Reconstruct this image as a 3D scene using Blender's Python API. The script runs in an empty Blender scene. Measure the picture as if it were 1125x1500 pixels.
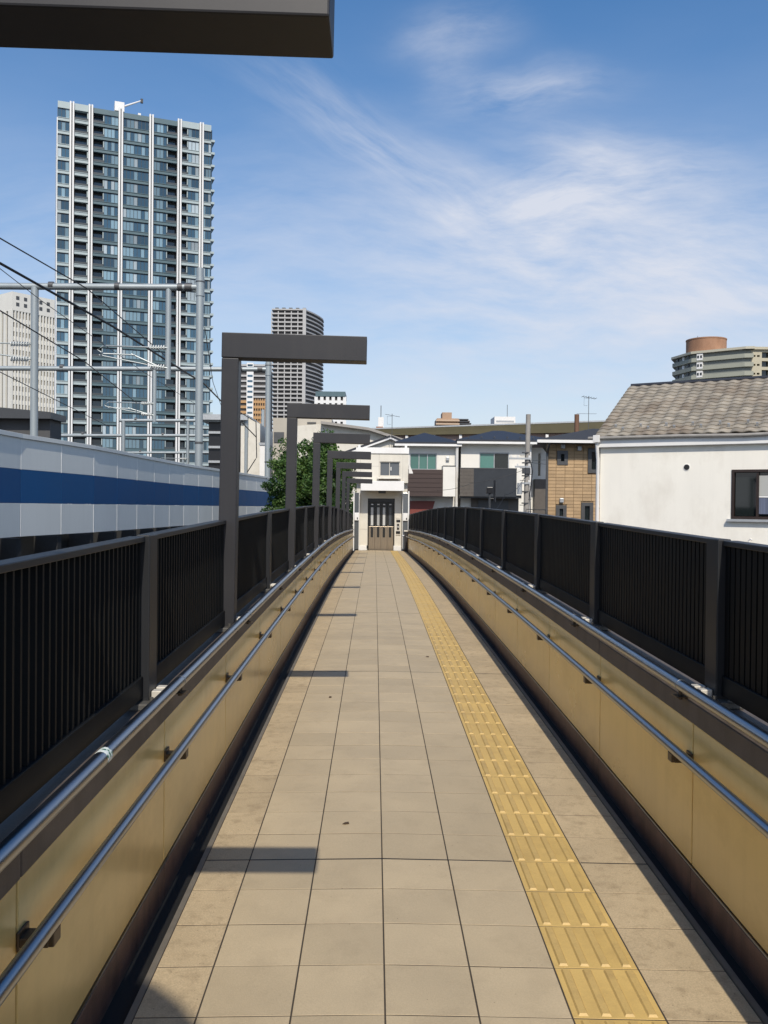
import bpy, math, random
from mathutils import Vector, Matrix
random.seed(7)
R_ = math.radians
scene = bpy.context.scene
col = scene.collection

# ------------------------------------------------------------------ camera
EZ = 7.0                                   # eye height above the street (deck is 1.67 m below the eye)
F = 1290.0                                 # focal length in pixels of the 1125 x 1500 photograph
ROLL, YAW, PITCH = 0.010, math.atan(14.0 / F), math.atan(15.0 / F)
cam_d = bpy.data.cameras.new('camera')
cam = bpy.data.objects.new('camera', cam_d); col.objects.link(cam)
cam_d.sensor_fit = 'VERTICAL'; cam_d.sensor_height = 24.0; cam_d.lens = 24.0 * F / 1500.0
cam_d.clip_start = 0.05; cam_d.clip_end = 6000
CM = (Matrix.Rotation(-YAW, 3, 'Z') @ Matrix.Rotation(math.pi / 2 - PITCH, 3, 'X') @ Matrix.Rotation(ROLL, 3, 'Z'))
cam.matrix_world = Matrix.Translation((0, 0, EZ)) @ CM.to_4x4()
scene.camera = cam

def at(px, py, d):
    """point of the place seen at pixel (px, py) whose distance along the bridge is d"""
    v = CM @ Vector((px - 562.5, 750 - py, -F))
    v *= d / v.y
    return Vector((v.x, d, v.z + EZ))
def ray(px, py):
    v = CM @ Vector((px - 562.5, 750 - py, -F)); v.normalize(); return v
def rect(px0, py0, px1, py1, d):
    a = at(px0, py1, d); b = at(px1, py0, d)
    return a.x, b.x, a.z, b.z

# ------------------------------------------------------------------ sky and sun
SUN = Vector((0.068, -1.025, 1.0)).normalized()      # towards the sun: behind the photographer, a little to the right
sun_el = math.asin(SUN.z)
world = bpy.data.worlds.new('World'); scene.world = world; world.use_nodes = True
nt = world.node_tree; nt.nodes.clear()
def wn(t, **kw):
    n = nt.nodes.new(t)
    for k, v in kw.items(): setattr(n, k, v)
    return n
def wl(a, b): nt.links.new(a, b)
def wmath(op, a, b=None, clamp=False):
    n = wn('ShaderNodeMath', operation=op, use_clamp=clamp)
    for i, v in enumerate((a, b)):
        if v is None: continue
        if isinstance(v, (int, float)): n.inputs[i].default_value = v
        else: wl(v, n.inputs[i])
    return n.outputs[0]
sky = wn('ShaderNodeTexSky', sky_type='NISHITA', sun_disc=False)
sky.sun_elevation = sun_el
sky.sun_rotation = math.atan2(SUN.x, SUN.y)
sky.altitude = 30; sky.air_density = 1.0; sky.dust_density = 1.0; sky.ozone_density = 2.0
tc = wn('ShaderNodeTexCoord')
dn = wn('ShaderNodeTexNoise'); dn.inputs['Scale'].default_value = 5.0; dn.inputs['Detail'].default_value = 4
wl(tc.outputs['Generated'], dn.inputs['Vector'])
ds = wn('ShaderNodeVectorMath', operation='SUBTRACT'); wl(dn.outputs['Color'], ds.inputs[0]); ds.inputs[1].default_value = (.5, .5, .5)
dm = wn('ShaderNodeVectorMath', operation='SCALE'); wl(ds.outputs[0], dm.inputs[0]); dm.inputs['Scale'].default_value = 0.055
da = wn('ShaderNodeVectorMath', operation='ADD'); wl(tc.outputs['Generated'], da.inputs[0]); wl(dm.outputs[0], da.inputs[1])
DIR = da.outputs[0]
def wisp(c, e, width, amp, streak=5.0):
    """a cirrus streak between two sky directions (given as pixels of the photograph), torn by noise along its length"""
    a, b = ray(*c), ray(*e)
    mid = ((a + b) / 2).normalized(); u = (b - a); L = u.length / 2; u.normalize(); w = mid.cross(u).normalized()
    def dot(vec, off):
        n = wn('ShaderNodeVectorMath', operation='DOT_PRODUCT'); wl(DIR, n.inputs[0]); n.inputs[1].default_value = vec
        return wmath('SUBTRACT', n.outputs['Value'], off)
    du = dot(u, mid.dot(u)); dw = dot(w, mid.dot(w)); df = dot(mid, 0.0)
    gu = wmath('POWER', wmath('ABSOLUTE', wmath('DIVIDE', du, L)), 2.5)
    gw = wmath('POWER', wmath('ABSOLUTE', wmath('DIVIDE', dw, width / F)), 2.0)
    g = wmath('POWER', 2.718, wmath('MULTIPLY', wmath('ADD', gu, gw), -1.0))
    front = wmath('GREATER_THAN', df, 0.0)
    cx = wn('ShaderNodeCombineXYZ'); wl(wmath('MULTIPLY', du, 6.0), cx.inputs[0]); wl(wmath('MULTIPLY', dw, 6.0 * streak), cx.inputs[1])
    cx.inputs[2].default_value = c[0] * .013
    no = wn('ShaderNodeTexNoise'); no.inputs['Scale'].default_value = 1.4; no.inputs['Detail'].default_value = 7; no.inputs['Roughness'].default_value = .62
    wl(cx.outputs[0], no.inputs['Vector'])
    nn = wmath('MULTIPLY', wmath('SUBTRACT', no.outputs['Fac'], 0.30), 2.4, True)
    return wmath('MULTIPLY', wmath('MULTIPLY', wmath('MULTIPLY', g, nn), front), amp * 1.0)
wisps = [((370, 95), (700, 300), 34, .34, 7), ((600, 60), (760, 45), 30, .42, 3), ((660, 150), (900, 130), 26, .50, 4),
         ((700, 300), (1060, 265), 46, .62, 5), ((560, 260), (960, 420), 70, .36, 4), ((760, 205), (980, 250), 30, .32, 5),
         ((380, 330), (1125, 420), 120, .34, 4), ((640, 110), (720, 105), 22, .3, 3), ((-200, 420), (500, 330), 110, .22, 5),
         ((900, 380), (1350, 330), 90, .35, 5), ((450, 470), (1250, 500), 110, .30, 4), ((680, 370), (1200, 440), 70, .30, 5)]
cloud = None
for w_ in wisps:
    o_ = wisp(*w_); cloud = o_ if cloud is None else wmath('ADD', cloud, o_)
# thin high veil all round the sky, thicker towards the horizon
sep = wn('ShaderNodeSeparateXYZ'); wl(tc.outputs['Generated'], sep.inputs[0])
mp = wn('ShaderNodeMapping'); wl(tc.outputs['Generated'], mp.inputs[0]); mp.inputs['Scale'].default_value = (2.2, 2.2, 7.0)
vn = wn('ShaderNodeTexNoise'); vn.inputs['Scale'].default_value = 1.6; vn.inputs['Detail'].default_value = 6; wl(mp.outputs[0], vn.inputs['Vector'])
hz = wmath('POWER', wmath('SUBTRACT', 1.0, wmath('ABSOLUTE', sep.outputs[2]), True), 3.3)
veil = wmath('MULTIPLY', wmath('ADD', wmath('MULTIPLY', vn.outputs['Fac'], .6), .42), wmath('ADD', wmath('MULTIPLY', hz, 1.22), .0))
cloud = wmath('MINIMUM', wmath('ADD', cloud, veil), .92)
mx = wn('ShaderNodeMixRGB'); wl(cloud, mx.inputs[0])
hs = wn('ShaderNodeHueSaturation'); hs.inputs['Saturation'].default_value = 1.45; wl(sky.outputs[0], hs.inputs['Color'])
wl(hs.outputs[0], mx.inputs[1]); mx.inputs[2].default_value = (5.25, 5.45, 6.05, 1)
bg = wn('ShaderNodeBackground'); wl(mx.outputs[0], bg.inputs[0]); bg.inputs[1].default_value = 0.14
wo = wn('ShaderNodeOutputWorld'); wl(bg.outputs[0], wo.inputs[0])
sl = bpy.data.lights.new('sun', 'SUN'); sl.energy = 3.9; sl.angle = R_(0.53); sl.color = (1.0, 0.93, 0.82)
so = bpy.data.objects.new('sun', sl); col.objects.link(so)
so.rotation_euler = SUN.to_track_quat('Z', 'Y').to_euler(); so.location = (0, -20, 40)
scene.cycles.max_bounces = 6; scene.cycles.diffuse_bounces = 3; scene.cycles.glossy_bounces = 3
world.cycles.sampling_method = 'MANUAL'; world.cycles.sample_map_resolution = 512
vs = scene.view_settings
vs.view_transform = 'Standard'; vs.look = 'None'; vs.exposure = 0.0; vs.gamma = 1.0; vs.use_curve_mapping = False

# ------------------------------------------------------------------ materials
def new_mat(name):
    m = bpy.data.materials.new(name); m.use_nodes = True
    t = m.node_tree; b = t.nodes['Principled BSDF']
    return m, t, b
def M(name, c, rough=.6, metal=0.0, var=.10, scale=6.0, fine=0.0, objr=0.0, bump=0.0, bscale=60.0, stain=None, stain_amt=0.0, stain_scale=1.2, stretch=(1, 1, 1), spec=.5, streak=None, streak_amt=0.0, spots=None, spot_scale=30.0, spot_size=.10):
    """paint / stone / plaster: base colour broken by noise, per-piece variation, grain relief and stains"""
    m, t, b = new_mat(name)
    L = t.links.new; N = t.nodes.new
    g = N('ShaderNodeNewGeometry')
    mp = N('ShaderNodeMapping'); mp.inputs['Scale'].default_value = stretch; L(g.outputs['Position'], mp.inputs[0])
    n = N('ShaderNodeTexNoise'); n.inputs['Scale'].default_value = scale; n.inputs['Detail'].default_value = 6; L(mp.outputs[0], n.inputs['Vector'])
    r = N('ShaderNodeMapRange'); r.inputs[1].default_value = .25; r.inputs[2].default_value = .75
    r.inputs[3].default_value = 1 - var; r.inputs[4].default_value = 1 + var; L(n.outputs['Fac'], r.inputs[0])
    fac = r.outputs[0]
    def mul(a, v):
        k = N('ShaderNodeMath'); k.operation = 'MULTIPLY'; L(a, k.inputs[0]); L(v, k.inputs[1]); return k.outputs[0]
    if fine:
        n2 = N('ShaderNodeTexNoise'); n2.inputs['Scale'].default_value = 170; n2.inputs['Detail'].default_value = 2; L(g.outputs['Position'], n2.inputs['Vector'])
        r2 = N('ShaderNodeMapRange'); r2.inputs[1].default_value = .3; r2.inputs[2].default_value = .7; r2.inputs[3].default_value = 1 - fine; r2.inputs[4].default_value = 1 + fine
        L(n2.outputs['Fac'], r2.inputs[0]); fac = mul(fac, r2.outputs[0])
    if objr:
        oi = N('ShaderNodeObjectInfo'); r3 = N('ShaderNodeMapRange'); r3.inputs[3].default_value = 1 - objr; r3.inputs[4].default_value = 1 + objr
        L(oi.outputs['Random'], r3.inputs[0]); fac = mul(fac, r3.outputs[0])
    vm = N('ShaderNodeVectorMath'); vm.operation = 'SCALE'; vm.inputs[0].default_value = c; L(fac, vm.inputs['Scale'])
    out = vm.outputs[0]
    if stain:
        n4 = N('ShaderNodeTexNoise'); n4.inputs['Scale'].default_value = stain_scale; n4.inputs['Detail'].default_value = 7; n4.inputs['Roughness'].default_value = .65
        L(mp.outputs[0], n4.inputs['Vector'])
        r4 = N('ShaderNodeMapRange'); r4.inputs[1].default_value = .50; r4.inputs[2].default_value = .72; r4.inputs[3].default_value = 0; r4.inputs[4].default_value = stain_amt
        L(n4.outputs['Fac'], r4.inputs[0])
        mxx = N('ShaderNodeMixRGB'); L(r4.outputs[0], mxx.inputs[0]); L(out, mxx.inputs[1]); mxx.inputs[2].default_value = (*stain, 1); out = mxx.outputs[0]
    if streak:                                   # rain streaks: noise drawn out vertically
        ms = N('ShaderNodeMapping'); ms.inputs['Scale'].default_value = (9, 9, .45); L(g.outputs['Position'], ms.inputs[0])
        n5 = N('ShaderNodeTexNoise'); n5.inputs['Scale'].default_value = 1.0; n5.inputs['Detail'].default_value = 6; n5.inputs['Roughness'].default_value = .7; L(ms.outputs[0], n5.inputs['Vector'])
        r5 = N('ShaderNodeMapRange'); r5.inputs[1].default_value = .47; r5.inputs[2].default_value = .72; r5.inputs[3].default_value = 0; r5.inputs[4].default_value = streak_amt; L(n5.outputs['Fac'], r5.inputs[0])
        m5 = N('ShaderNodeMixRGB'); L(r5.outputs[0], m5.inputs[0]); L(out, m5.inputs[1]); m5.inputs[2].default_value = (*streak, 1); out = m5.outputs[0]
    if spots:                                    # scattered small stains and pits
        v6 = N('ShaderNodeTexVoronoi'); v6.inputs['Scale'].default_value = spot_scale; L(g.outputs['Position'], v6.inputs['Vector'])
        r6 = N('ShaderNodeMapRange'); r6.inputs[1].default_value = spot_size; r6.inputs[2].default_value = spot_size * .6; r6.inputs[3].default_value = 0; r6.inputs[4].default_value = 1; L(v6.outputs['Distance'], r6.inputs[0])
        sp = N('ShaderNodeSeparateColor'); L(v6.outputs['Color'], sp.inputs[0])
        g6 = N('ShaderNodeMath'); g6.operation = 'GREATER_THAN'; g6.inputs[1].default_value = .62; L(sp.outputs[0], g6.inputs[0])
        k6 = N('ShaderNodeMath'); k6.operation = 'MULTIPLY'; L(r6.outputs[0], k6.inputs[0]); L(g6.outputs[0], k6.inputs[1])
        k7 = N('ShaderNodeMath'); k7.operation = 'MULTIPLY'; L(k6.outputs[0], k7.inputs[0]); L(sp.outputs[1], k7.inputs[1])
        m6 = N('ShaderNodeMixRGB'); L(k7.outputs[0], m6.inputs[0]); L(out, m6.inputs[1]); m6.inputs[2].default_value = (*spots, 1); out = m6.outputs[0]
    L(out, b.inputs['Base Color'])
    b.inputs['Metallic'].default_value = metal; b.inputs['Specular IOR Level'].default_value = spec
    rr = N('ShaderNodeMapRange'); rr.inputs[3].default_value = max(.02, rough - .08); rr.inputs[4].default_value = min(1, rough + .08); L(n.outputs['Fac'], rr.inputs[0]); L(rr.outputs[0], b.inputs['Roughness'])
    if bump:
        n3 = N('ShaderNodeTexNoise'); n3.inputs['Scale'].default_value = bscale; n3.inputs['Detail'].default_value = 4; L(g.outputs['Position'], n3.inputs['Vector'])
        bp = N('ShaderNodeBump'); bp.inputs['Strength'].default_value = bump; bp.inputs['Distance'].default_value = .01; L(n3.outputs['Fac'], bp.inputs['Height']); L(bp.outputs[0], b.inputs['Normal'])
    return m
def glass(name, c, rough=.06):
    m, t, b = new_mat(name)
    oi = t.nodes.new('ShaderNodeObjectInfo'); r = t.nodes.new('ShaderNodeMapRange'); r.inputs[3].default_value = .65; r.inputs[4].default_value = 1.35
    t.links.new(oi.outputs['Random'], r.inputs[0])
    v = t.nodes.new('ShaderNodeVectorMath'); v.operation = 'SCALE'; v.inputs[0].default_value = c; t.links.new(r.outputs[0], v.inputs['Scale']); t.links.new(v.outputs[0], b.inputs['Base Color'])
    b.inputs['Roughness'].default_value = rough; b.inputs['Specular IOR Level'].default_value = .7
    return m

m_tile = M('floor_tile', (.475, .380, .240), .62, var=.08, scale=2.6, fine=.06, objr=.065, stain=(.29, .225, .14), stain_amt=.26, stain_scale=6, bump=.12, bscale=220, spots=(.16, .115, .07), spot_scale=26, spot_size=.075)
m_edge = M('edge_tile', (.475, .368, .222), .65, var=.10, scale=3.0, fine=.14, objr=.06, stain=(.22, .155, .085), stain_amt=.50, stain_scale=14, bump=.15, bscale=200, spots=(.10, .07, .04), spot_scale=55, spot_size=.16)
m_tact = M('tactile_tile', (.60, .41, .135), .55, var=.07, scale=3.0, fine=.05, objr=.06, stain=(.36, .235, .085), stain_amt=.45, stain_scale=5.0, spots=(.22, .14, .06), spot_scale=30, spot_size=.09)
m_bar = M('tactile_bar', (.545, .375, .13), .5, var=.10, scale=4, fine=.06, stain=(.30, .20, .08), stain_amt=.5, stain_scale=8)
m_grout = M('grout', (.055, .043, .030), .9, var=.25, scale=9)
m_panel = M('resin_panel', (.86, .61, .225), .25, var=.07, scale=1.6, objr=.05, stain=(.56, .36, .11), stain_amt=.45, stain_scale=1.4, stretch=(1, 1, 1.8), spec=.45, streak=(.50, .33, .12), streak_amt=.16)
m_gran = M('brown_granite', (.155, .088, .062), .5, var=.28, scale=14, fine=.15, stain=(.07, .042, .032), stain_amt=.5, bump=.1, streak=(.05, .032, .024), streak_amt=.6)
m_cope = M('grey_coping', (.105, .083, .068), .6, var=.2, scale=9, fine=.12, stain=(.045, .036, .028), stain_amt=.5, streak=(.05, .04, .03), streak_amt=.5)
m_gutter = M('gutter_black', (.006, .006, .006), .8, var=.3)
m_strip = M('gutter_strip', (.16, .14, .11), .5, var=.2, scale=12)
m_steel = M('stainless_rail', (.36, .375, .40), .30, 1.0, var=.08, scale=5, stretch=(1, .2, 1))
m_brk = M('rail_bracket', (.10, .075, .05), .45, .6, var=.2)
m_frame = M('charcoal_paint', (.020, .0195, .022), .50, var=.12, scale=1.6, fine=.03, stain=(.040, .037, .036), stain_amt=.35, stain_scale=2.2, streak=(.04, .037, .035), streak_amt=.3)
m_fence = M('fence_paint', (.0085, .0092, .0095), .5, var=.14, scale=2.5, stain=(.020, .019, .017), stain_amt=.3, stain_scale=3, spec=.12)
m_fence_shaded = M('fence_paint_shaded', (.0026, .0032, .0036), .6, var=.14, scale=2.5, spec=.15)  # same paint as the left slats, the right fence's shade put into the colour
m_post = M('post_paint', (.021, .022, .024), .45, var=.12, scale=2.5, stain=(.04, .036, .033), stain_amt=.25, stain_scale=3, spec=.3)
m_alu = M('white_bracket', (.62, .58, .50), .45, .1, var=.10, scale=18, stain=(.3, .25, .18), stain_amt=.4, stain_scale=8)
m_plate = M('base_plate', (.10, .095, .085), .55, .2, var=.2, scale=15)
m_conc = M('concrete', (.34, .325, .30), .8, var=.12, scale=1.2, fine=.05, stain=(.16, .15, .13), stain_amt=.5, stain_scale=.6)
m_asph = M('asphalt', (.055, .055, .057), .85, var=.2, scale=3, fine=.2)
m_white = M('white_paint', (.78, .765, .73), .5, var=.03, scale=2, stain=(.52, .48, .42), stain_amt=.25, stain_scale=1.5, stretch=(1, 1, .5))
m_cream = M('cream_panel', (.66, .62, .53), .6, var=.05, scale=2, stain=(.42, .38, .30), stain_amt=.3, stain_scale=1.2)
m_dark = M('dark_panel', (.05, .052, .055), .4, var=.1)
m_black = M('black_plate', (.012, .012, .014), .35, var=.1)
m_stain = M('stainless_door', (.36, .30, .23), .32, .85, var=.06, stretch=(6, 1, .4))
m_rubber = M('black_rubber', (.012, .012, .012), .7)

# ------------------------------------------------------------------ mesh helpers
class MB:
    def __init__(s): s.v = []; s.f = []; s.m = []
    def add(s, vs_, fs, mi=0):
        o = len(s.v); s.v += [tuple(p) for p in vs_]; s.f += [[i + o for i in f] for f in fs]; s.m += [mi] * len(fs); return s
    def box(s, x0, x1, y0, y1, z0, z1, mi=0):
        return s.add([(x0, y0, z0), (x1, y0, z0), (x1, y1, z0), (x0, y1, z0), (x0, y0, z1), (x1, y0, z1), (x1, y1, z1), (x0, y1, z1)],
                     [(0, 3, 2, 1), (4, 5, 6, 7), (0, 1, 5, 4), (1, 2, 6, 5), (2, 3, 7, 6), (3, 0, 4, 7)], mi)
    def cham(s, x0, x1, y0, y1, z0, z1, c, mi=0):
        """box with a chamfered upper edge"""
        return s.add([(x0, y0, z0), (x1, y0, z0), (x1, y1, z0), (x0, y1, z0), (x0, y0, z1 - c), (x1, y0, z1 - c), (x1, y1, z1 - c), (x0, y1, z1 - c),
                      (x0 + c, y0 + c, z1), (x1 - c, y0 + c, z1), (x1 - c, y1 - c, z1), (x0 + c, y1 - c, z1)],
                     [(0, 3, 2, 1), (0, 1, 5, 4), (1, 2, 6, 5), (2, 3, 7, 6), (3, 0, 4, 7), (4, 5, 9, 8), (5, 6, 10, 9), (6, 7, 11, 10), (7, 4, 8, 11), (8, 9, 10, 11)], mi)
    def lbox(s, x0, x1, y0, y1, z0, z1, n, mi=0):
        """box split into n lengths along y (it is bent to the deck's crest later)"""
        vv = []; ff = []
        for i in range(n + 1):
            y = y0 + (y1 - y0) * i / n
            vv += [(x0, y, z0), (x1, y, z0), (x1, y, z1), (x0, y, z1)]
        for i in range(n):
            a = 4 * i; b = a + 4
            for k in range(4): ff.append((a + k, a + (k + 1) % 4, b + (k + 1) % 4, b + k))
        ff += [(3, 2, 1, 0), (4 * n, 4 * n + 1, 4 * n + 2, 4 * n + 3)]
        return s.add(vv, [tuple(reversed(f)) for f in ff], mi)
    def tube(s, pts, r, n=10, mi=0, r1=None):
        pts = [Vector(p) for p in pts]; vv = []; ff = []; up0 = None
        for i, p in enumerate(pts):
            t = (pts[min(i + 1, len(pts) - 1)] - pts[max(i - 1, 0)]).normalized()
            ref = Vector((0, 0, 1)) if abs(t.z) < .9 else Vector((1, 0, 0))
            a = t.cross(ref).normalized(); b = t.cross(a).normalized()
            rr = r if r1 is None else r + (r1 - r) * i / (len(pts) - 1)
            for k in range(n):
                th = 2 * math.pi * k / n; vv.append(p + a * (rr * math.cos(th)) + b * (rr * math.sin(th)))
        for i in range(len(pts) - 1):
            for k in range(n): ff.append((i * n + k, i * n + (k + 1) % n, (i + 1) * n + (k + 1) % n, (i + 1) * n + k))
        ff += [tuple(reversed(range(n))), tuple(range((len(pts) - 1) * n, len(pts) * n))]
        return s.add(vv, ff, mi)
    def prism(s, poly, z0, z1, mi=0):
        n = len(poly)
        return s.add([(x, y, z0) for x, y in poly] + [(x, y, z1) for x, y in poly],
                     [tuple(reversed(range(n))), tuple(range(n, 2 * n))] + [(i, (i + 1) % n, n + (i + 1) % n, n + i) for i in range(n)], mi)
    def xprism(s, poly, y0, y1, mi=0):
        """outline in x-z drawn anticlockwise as seen from the front, extruded in y"""
        n = len(poly)
        return s.add([(x, y0, z) for x, z in poly] + [(x, y1, z) for x, z in poly],
                     [tuple(range(n)), tuple(reversed(range(n, 2 * n)))] + [(i, n + i, n + (i + 1) % n, (i + 1) % n) for i in range(n)], mi)
    def wall(s, x0, x1, z0, z1, y0, y1, holes, mi=0):
        """wall slab in x-z with rectangular openings"""
        xs = sorted({x0, x1, *[h[0] for h in holes], *[h[1] for h in holes]}); zs = sorted({z0, z1, *[h[2] for h in holes], *[h[3] for h in holes]})
        xs = [x for x in xs if x0 <= x <= x1]; zs = [z for z in zs if z0 <= z <= z1]
        for i in range(len(xs) - 1):
            run = None
            for j in range(len(zs) - 1):
                cx, cz = (xs[i] + xs[i + 1]) / 2, (zs[j] + zs[j + 1]) / 2
                hole = any(h[0] < cx < h[1] and h[2] < cz < h[3] for h in holes)
                if not hole:
                    if run is None: run = zs[j]
                if run is not None and (hole or j == len(zs) - 2):
                    s.box(xs[i], xs[i + 1], y0, y1, run, zs[j] if hole else zs[j + 1], mi); run = None
        return s
    def mesh(s, name, warp=None):
        me = bpy.data.meshes.new(name)
        me.from_pydata([warp(*p) for p in s.v] if warp else s.v, [], s.f); me.polygons.foreach_set('material_index', s.m); me.update()
        return me
    def build(s, name, mats, parent=None, warp=None, smooth=False, bevel=0.0, loc=None):
        me = s.mesh(name, warp)
        o = link(name, me, mats, parent, loc)
        if smooth: shade(me)
        if bevel:
            b = o.modifiers.new('bevel', 'BEVEL'); b.width = bevel; b.segments = 2; b.limit_method = 'ANGLE'
        return o
def shade(me, ang=40):
    me.polygons.foreach_set('use_smooth', [True] * len(me.polygons))
    try: me.set_sharp_from_angle(angle=R_(ang))
    except Exception: pass
def link(name, me, mats, parent=None, loc=None):
    o = bpy.data.objects.new(name, me); col.objects.link(o)
    if me is not None and mats is not None:
        if not isinstance(mats, (list, tuple)): mats = [mats]
        if len(me.materials) == 0:
            for m in mats: me.materials.append(m)
    if parent: o.parent = parent
    if loc is not None: o.location = loc
    return o
def tag(o, label=None, cat=None, group=None, kind=None):
    for k, v in (('label', label), ('category', cat), ('group', group), ('kind', kind)):
        if v: o[k] = v
    return o
def thing(name, label, cat, loc=(0, 0, 0), rz=0.0, group=None):
    o = bpy.data.objects.new(name, None); col.objects.link(o); o.empty_display_size = .2
    o.location = loc; o.rotation_euler = (0, 0, rz)
    return tag(o, label, cat, group)

# ------------------------------------------------------------------ the deck's long profile
PROF = [(-12, -1.82), (0, -1.67), (4, -1.62), (8.1, -1.572), (13.4, -1.55), (17.5, -1.575), (21.5, -1.64), (25.6, -1.725), (29.7, -1.83), (36.2, -1.99), (42, -2.13)]
def zd(y):
    for i in range(len(PROF) - 1):
        if y <= PROF[i + 1][0] or i == len(PROF) - 2:
            (y0, z0), (y1, z1) = PROF[i], PROF[i + 1]
            ym, zm = PROF[max(i - 1, 0)]; yp, zp = PROF[min(i + 2, len(PROF) - 1)]
            h = y1 - y0; t = (y - y0) / h
            s0 = (z1 - zm) / (y1 - ym) * h; s1 = (zp - z0) / (yp - y0) * h
            return EZ + (2*t**3 - 3*t*t + 1) * z0 + (t**3 - 2*t*t + t) * s0 + (-2*t**3 + 3*t*t) * z1 + (t**3 - t*t) * s1
def slope(y): return math.atan((zd(y + .15) - zd(y - .15)) / .3)
def warp(x, y, z): return (x, y, z + zd(y))
CROWN = .05
def cross(x): return -.016 * abs(x - CROWN)
def warp_deck(x, y, z): return (x, y, z + zd(y) + cross(x))
DE = 36.15                       # the lift's threshold
XL, XR = -.75, 1.26

# ------------------------------------------------------------------ ground and street
g = MB(); g.add([(-1500, -400, 0), (1500, -400, 0), (1500, 2600, 0), (-1500, 2600, 0)], [(0, 1, 2, 3)])
tag(g.build('ground', m_asph), kind='structure')
g = MB(); g.box(2.2, 3.4, -20, 60, 0.0, .12)
tag(g.build('pavement', m_conc), kind='structure')

# ------------------------------------------------------------------ bridge deck
deck = MB(); deck.lbox(-1.12, 1.63, -3, 38.5, -.42, -.05, 80)
NX = 12
for i_ in range(NX):
    xa, xb = XL + (XR - XL) * i_ / NX, XL + (XR - XL) * (i_ + 1) / NX
    deck.lbox(xa, xb, -1, DE, -.049, -.0010, 80, 1)
deck = deck.build('bridge_deck', [m_conc, m_grout], warp=lambda x, y, z: (x, y, z + zd(y) + (cross(x) if z > -.03 else 0)))
tag(deck, kind='structure')
for y0 in (2.0, 18.0, 33.0):
    p = MB(); p.box(-.35, .85, y0, y0 + .9, 0, zd(y0) - .40); p.build('pier', m_conc, deck)
TP = .298
cols_ = [XL, -.55, -.25, .05, .35, .65, .95, XR]
rows0 = 3.98 - 12 * TP
tile_mesh = {}
def tile_me(w, kind):
    k = (round(w, 3), kind)
    if k not in tile_mesh:
        b = MB(); j = .0028
        b.cham(-w / 2 + j, w / 2 - j, -TP / 2 + .0026, TP / 2 - .0026, -.012, 0, .0008)
        tile_mesh[k] = b.mesh('tile')
    return tile_mesh[k]
barm = MB()
barm.add([(-.0165, -.136, 0), (.0165, -.136, 0), (.0165, .136, 0), (-.0165, .136, 0), (-.0115, -.130, .0065), (.0115, -.130, .0065), (.0115, .130, .0065), (-.0115, .130, .0065)],
         [(4, 5, 6, 7), (0, 1, 5, 4), (1, 2, 6, 5), (2, 3, 7, 6), (3, 0, 4, 7)])
bar_me = barm.mesh('bar')
far = {'tile': MB(), 'edge': MB(), 'tact': MB()}
nrow = int((DE - rows0) / TP)
NEAR = 36
for r in range(nrow):
    yc = rows0 + (r + .5) * TP
    for c in range(7):
        x0, x1 = cols_[c], cols_[c + 1]; xc = (x0 + x1) / 2; w = x1 - x0
        kind = 'tact' if c == 5 else ('edge' if c in (0, 6) else 'tile')
        z = zd(yc) + cross(xc) + random.uniform(-.0006, .0006)
        sx = slope(yc); sy = math.atan(.016 if xc > CROWN else -.016)
        if r < NEAR:
            me = tile_me(w, kind)
            o = link('tactile_tile' if kind == 'tact' else 'tile', me, {'tile': m_tile, 'edge': m_edge, 'tact': m_tact}[kind], deck)
            o.location = (xc, yc, z); o.rotation_euler = (sx + random.uniform(-.002, .002), sy + random.uniform(-.0015, .0015), 0)
            if kind == 'tact':
                for k in range(4):
                    b = link('bar', bar_me, m_bar, o); b.location = (-.1125 + .075 * k, 0, 0)
        else:
            b = far[kind]; j = .0025
            n0 = len(b.v)
            b.cham(x0 + j, x1 - j, yc - TP / 2 + .0025, yc + TP / 2 - .0025, -.012, random.uniform(-.0006, .0006), .0006)
            if kind == 'tact':
                for k in range(4):
                    xx = xc - .1125 + .075 * k; b.box(xx - .012, xx + .012, yc - .132, yc + .132, -.002, .005)
for k, m, nm in (('tile', m_tile, 'distant_tiles'), ('edge', m_edge, 'distant_edge_tiles'), ('tact', m_tact, 'distant_tactile_tiles')):
    tag(far[k].build(nm, m, deck, warp=warp_deck), kind='stuff')
for k in range(8):                               # dark expansion joints every fourteen rows
    ye = 3.98 + 14 * TP * k
    if ye > DE - .5: break
    b = MB()
    for xa, xb in ((XL, -.35), (-.35, CROWN), (CROWN, .64), (.955, XR)): b.box(xa, xb, ye - .0045, ye + .0045, -.004, .0006)
    b.build('expansion_joint', m_rubber, deck, warp=warp_deck)
for sgn, xe in ((-1, XL), (1, XR)):
    b = MB(); x0, x1 = sorted((xe, xe + sgn * .022)); b.lbox(x0, x1, -1, DE, -.03, -.011, 80); b.build('gutter_edge', m_strip, deck, warp=warp)
    b = MB(); x0, x1 = sorted((xe + sgn * .024, xe + sgn * .118)); b.lbox(x0, x1, -1, DE, -.049, -.042, 80); b.build('gutter', m_gutter, deck, warp=warp)

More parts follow.
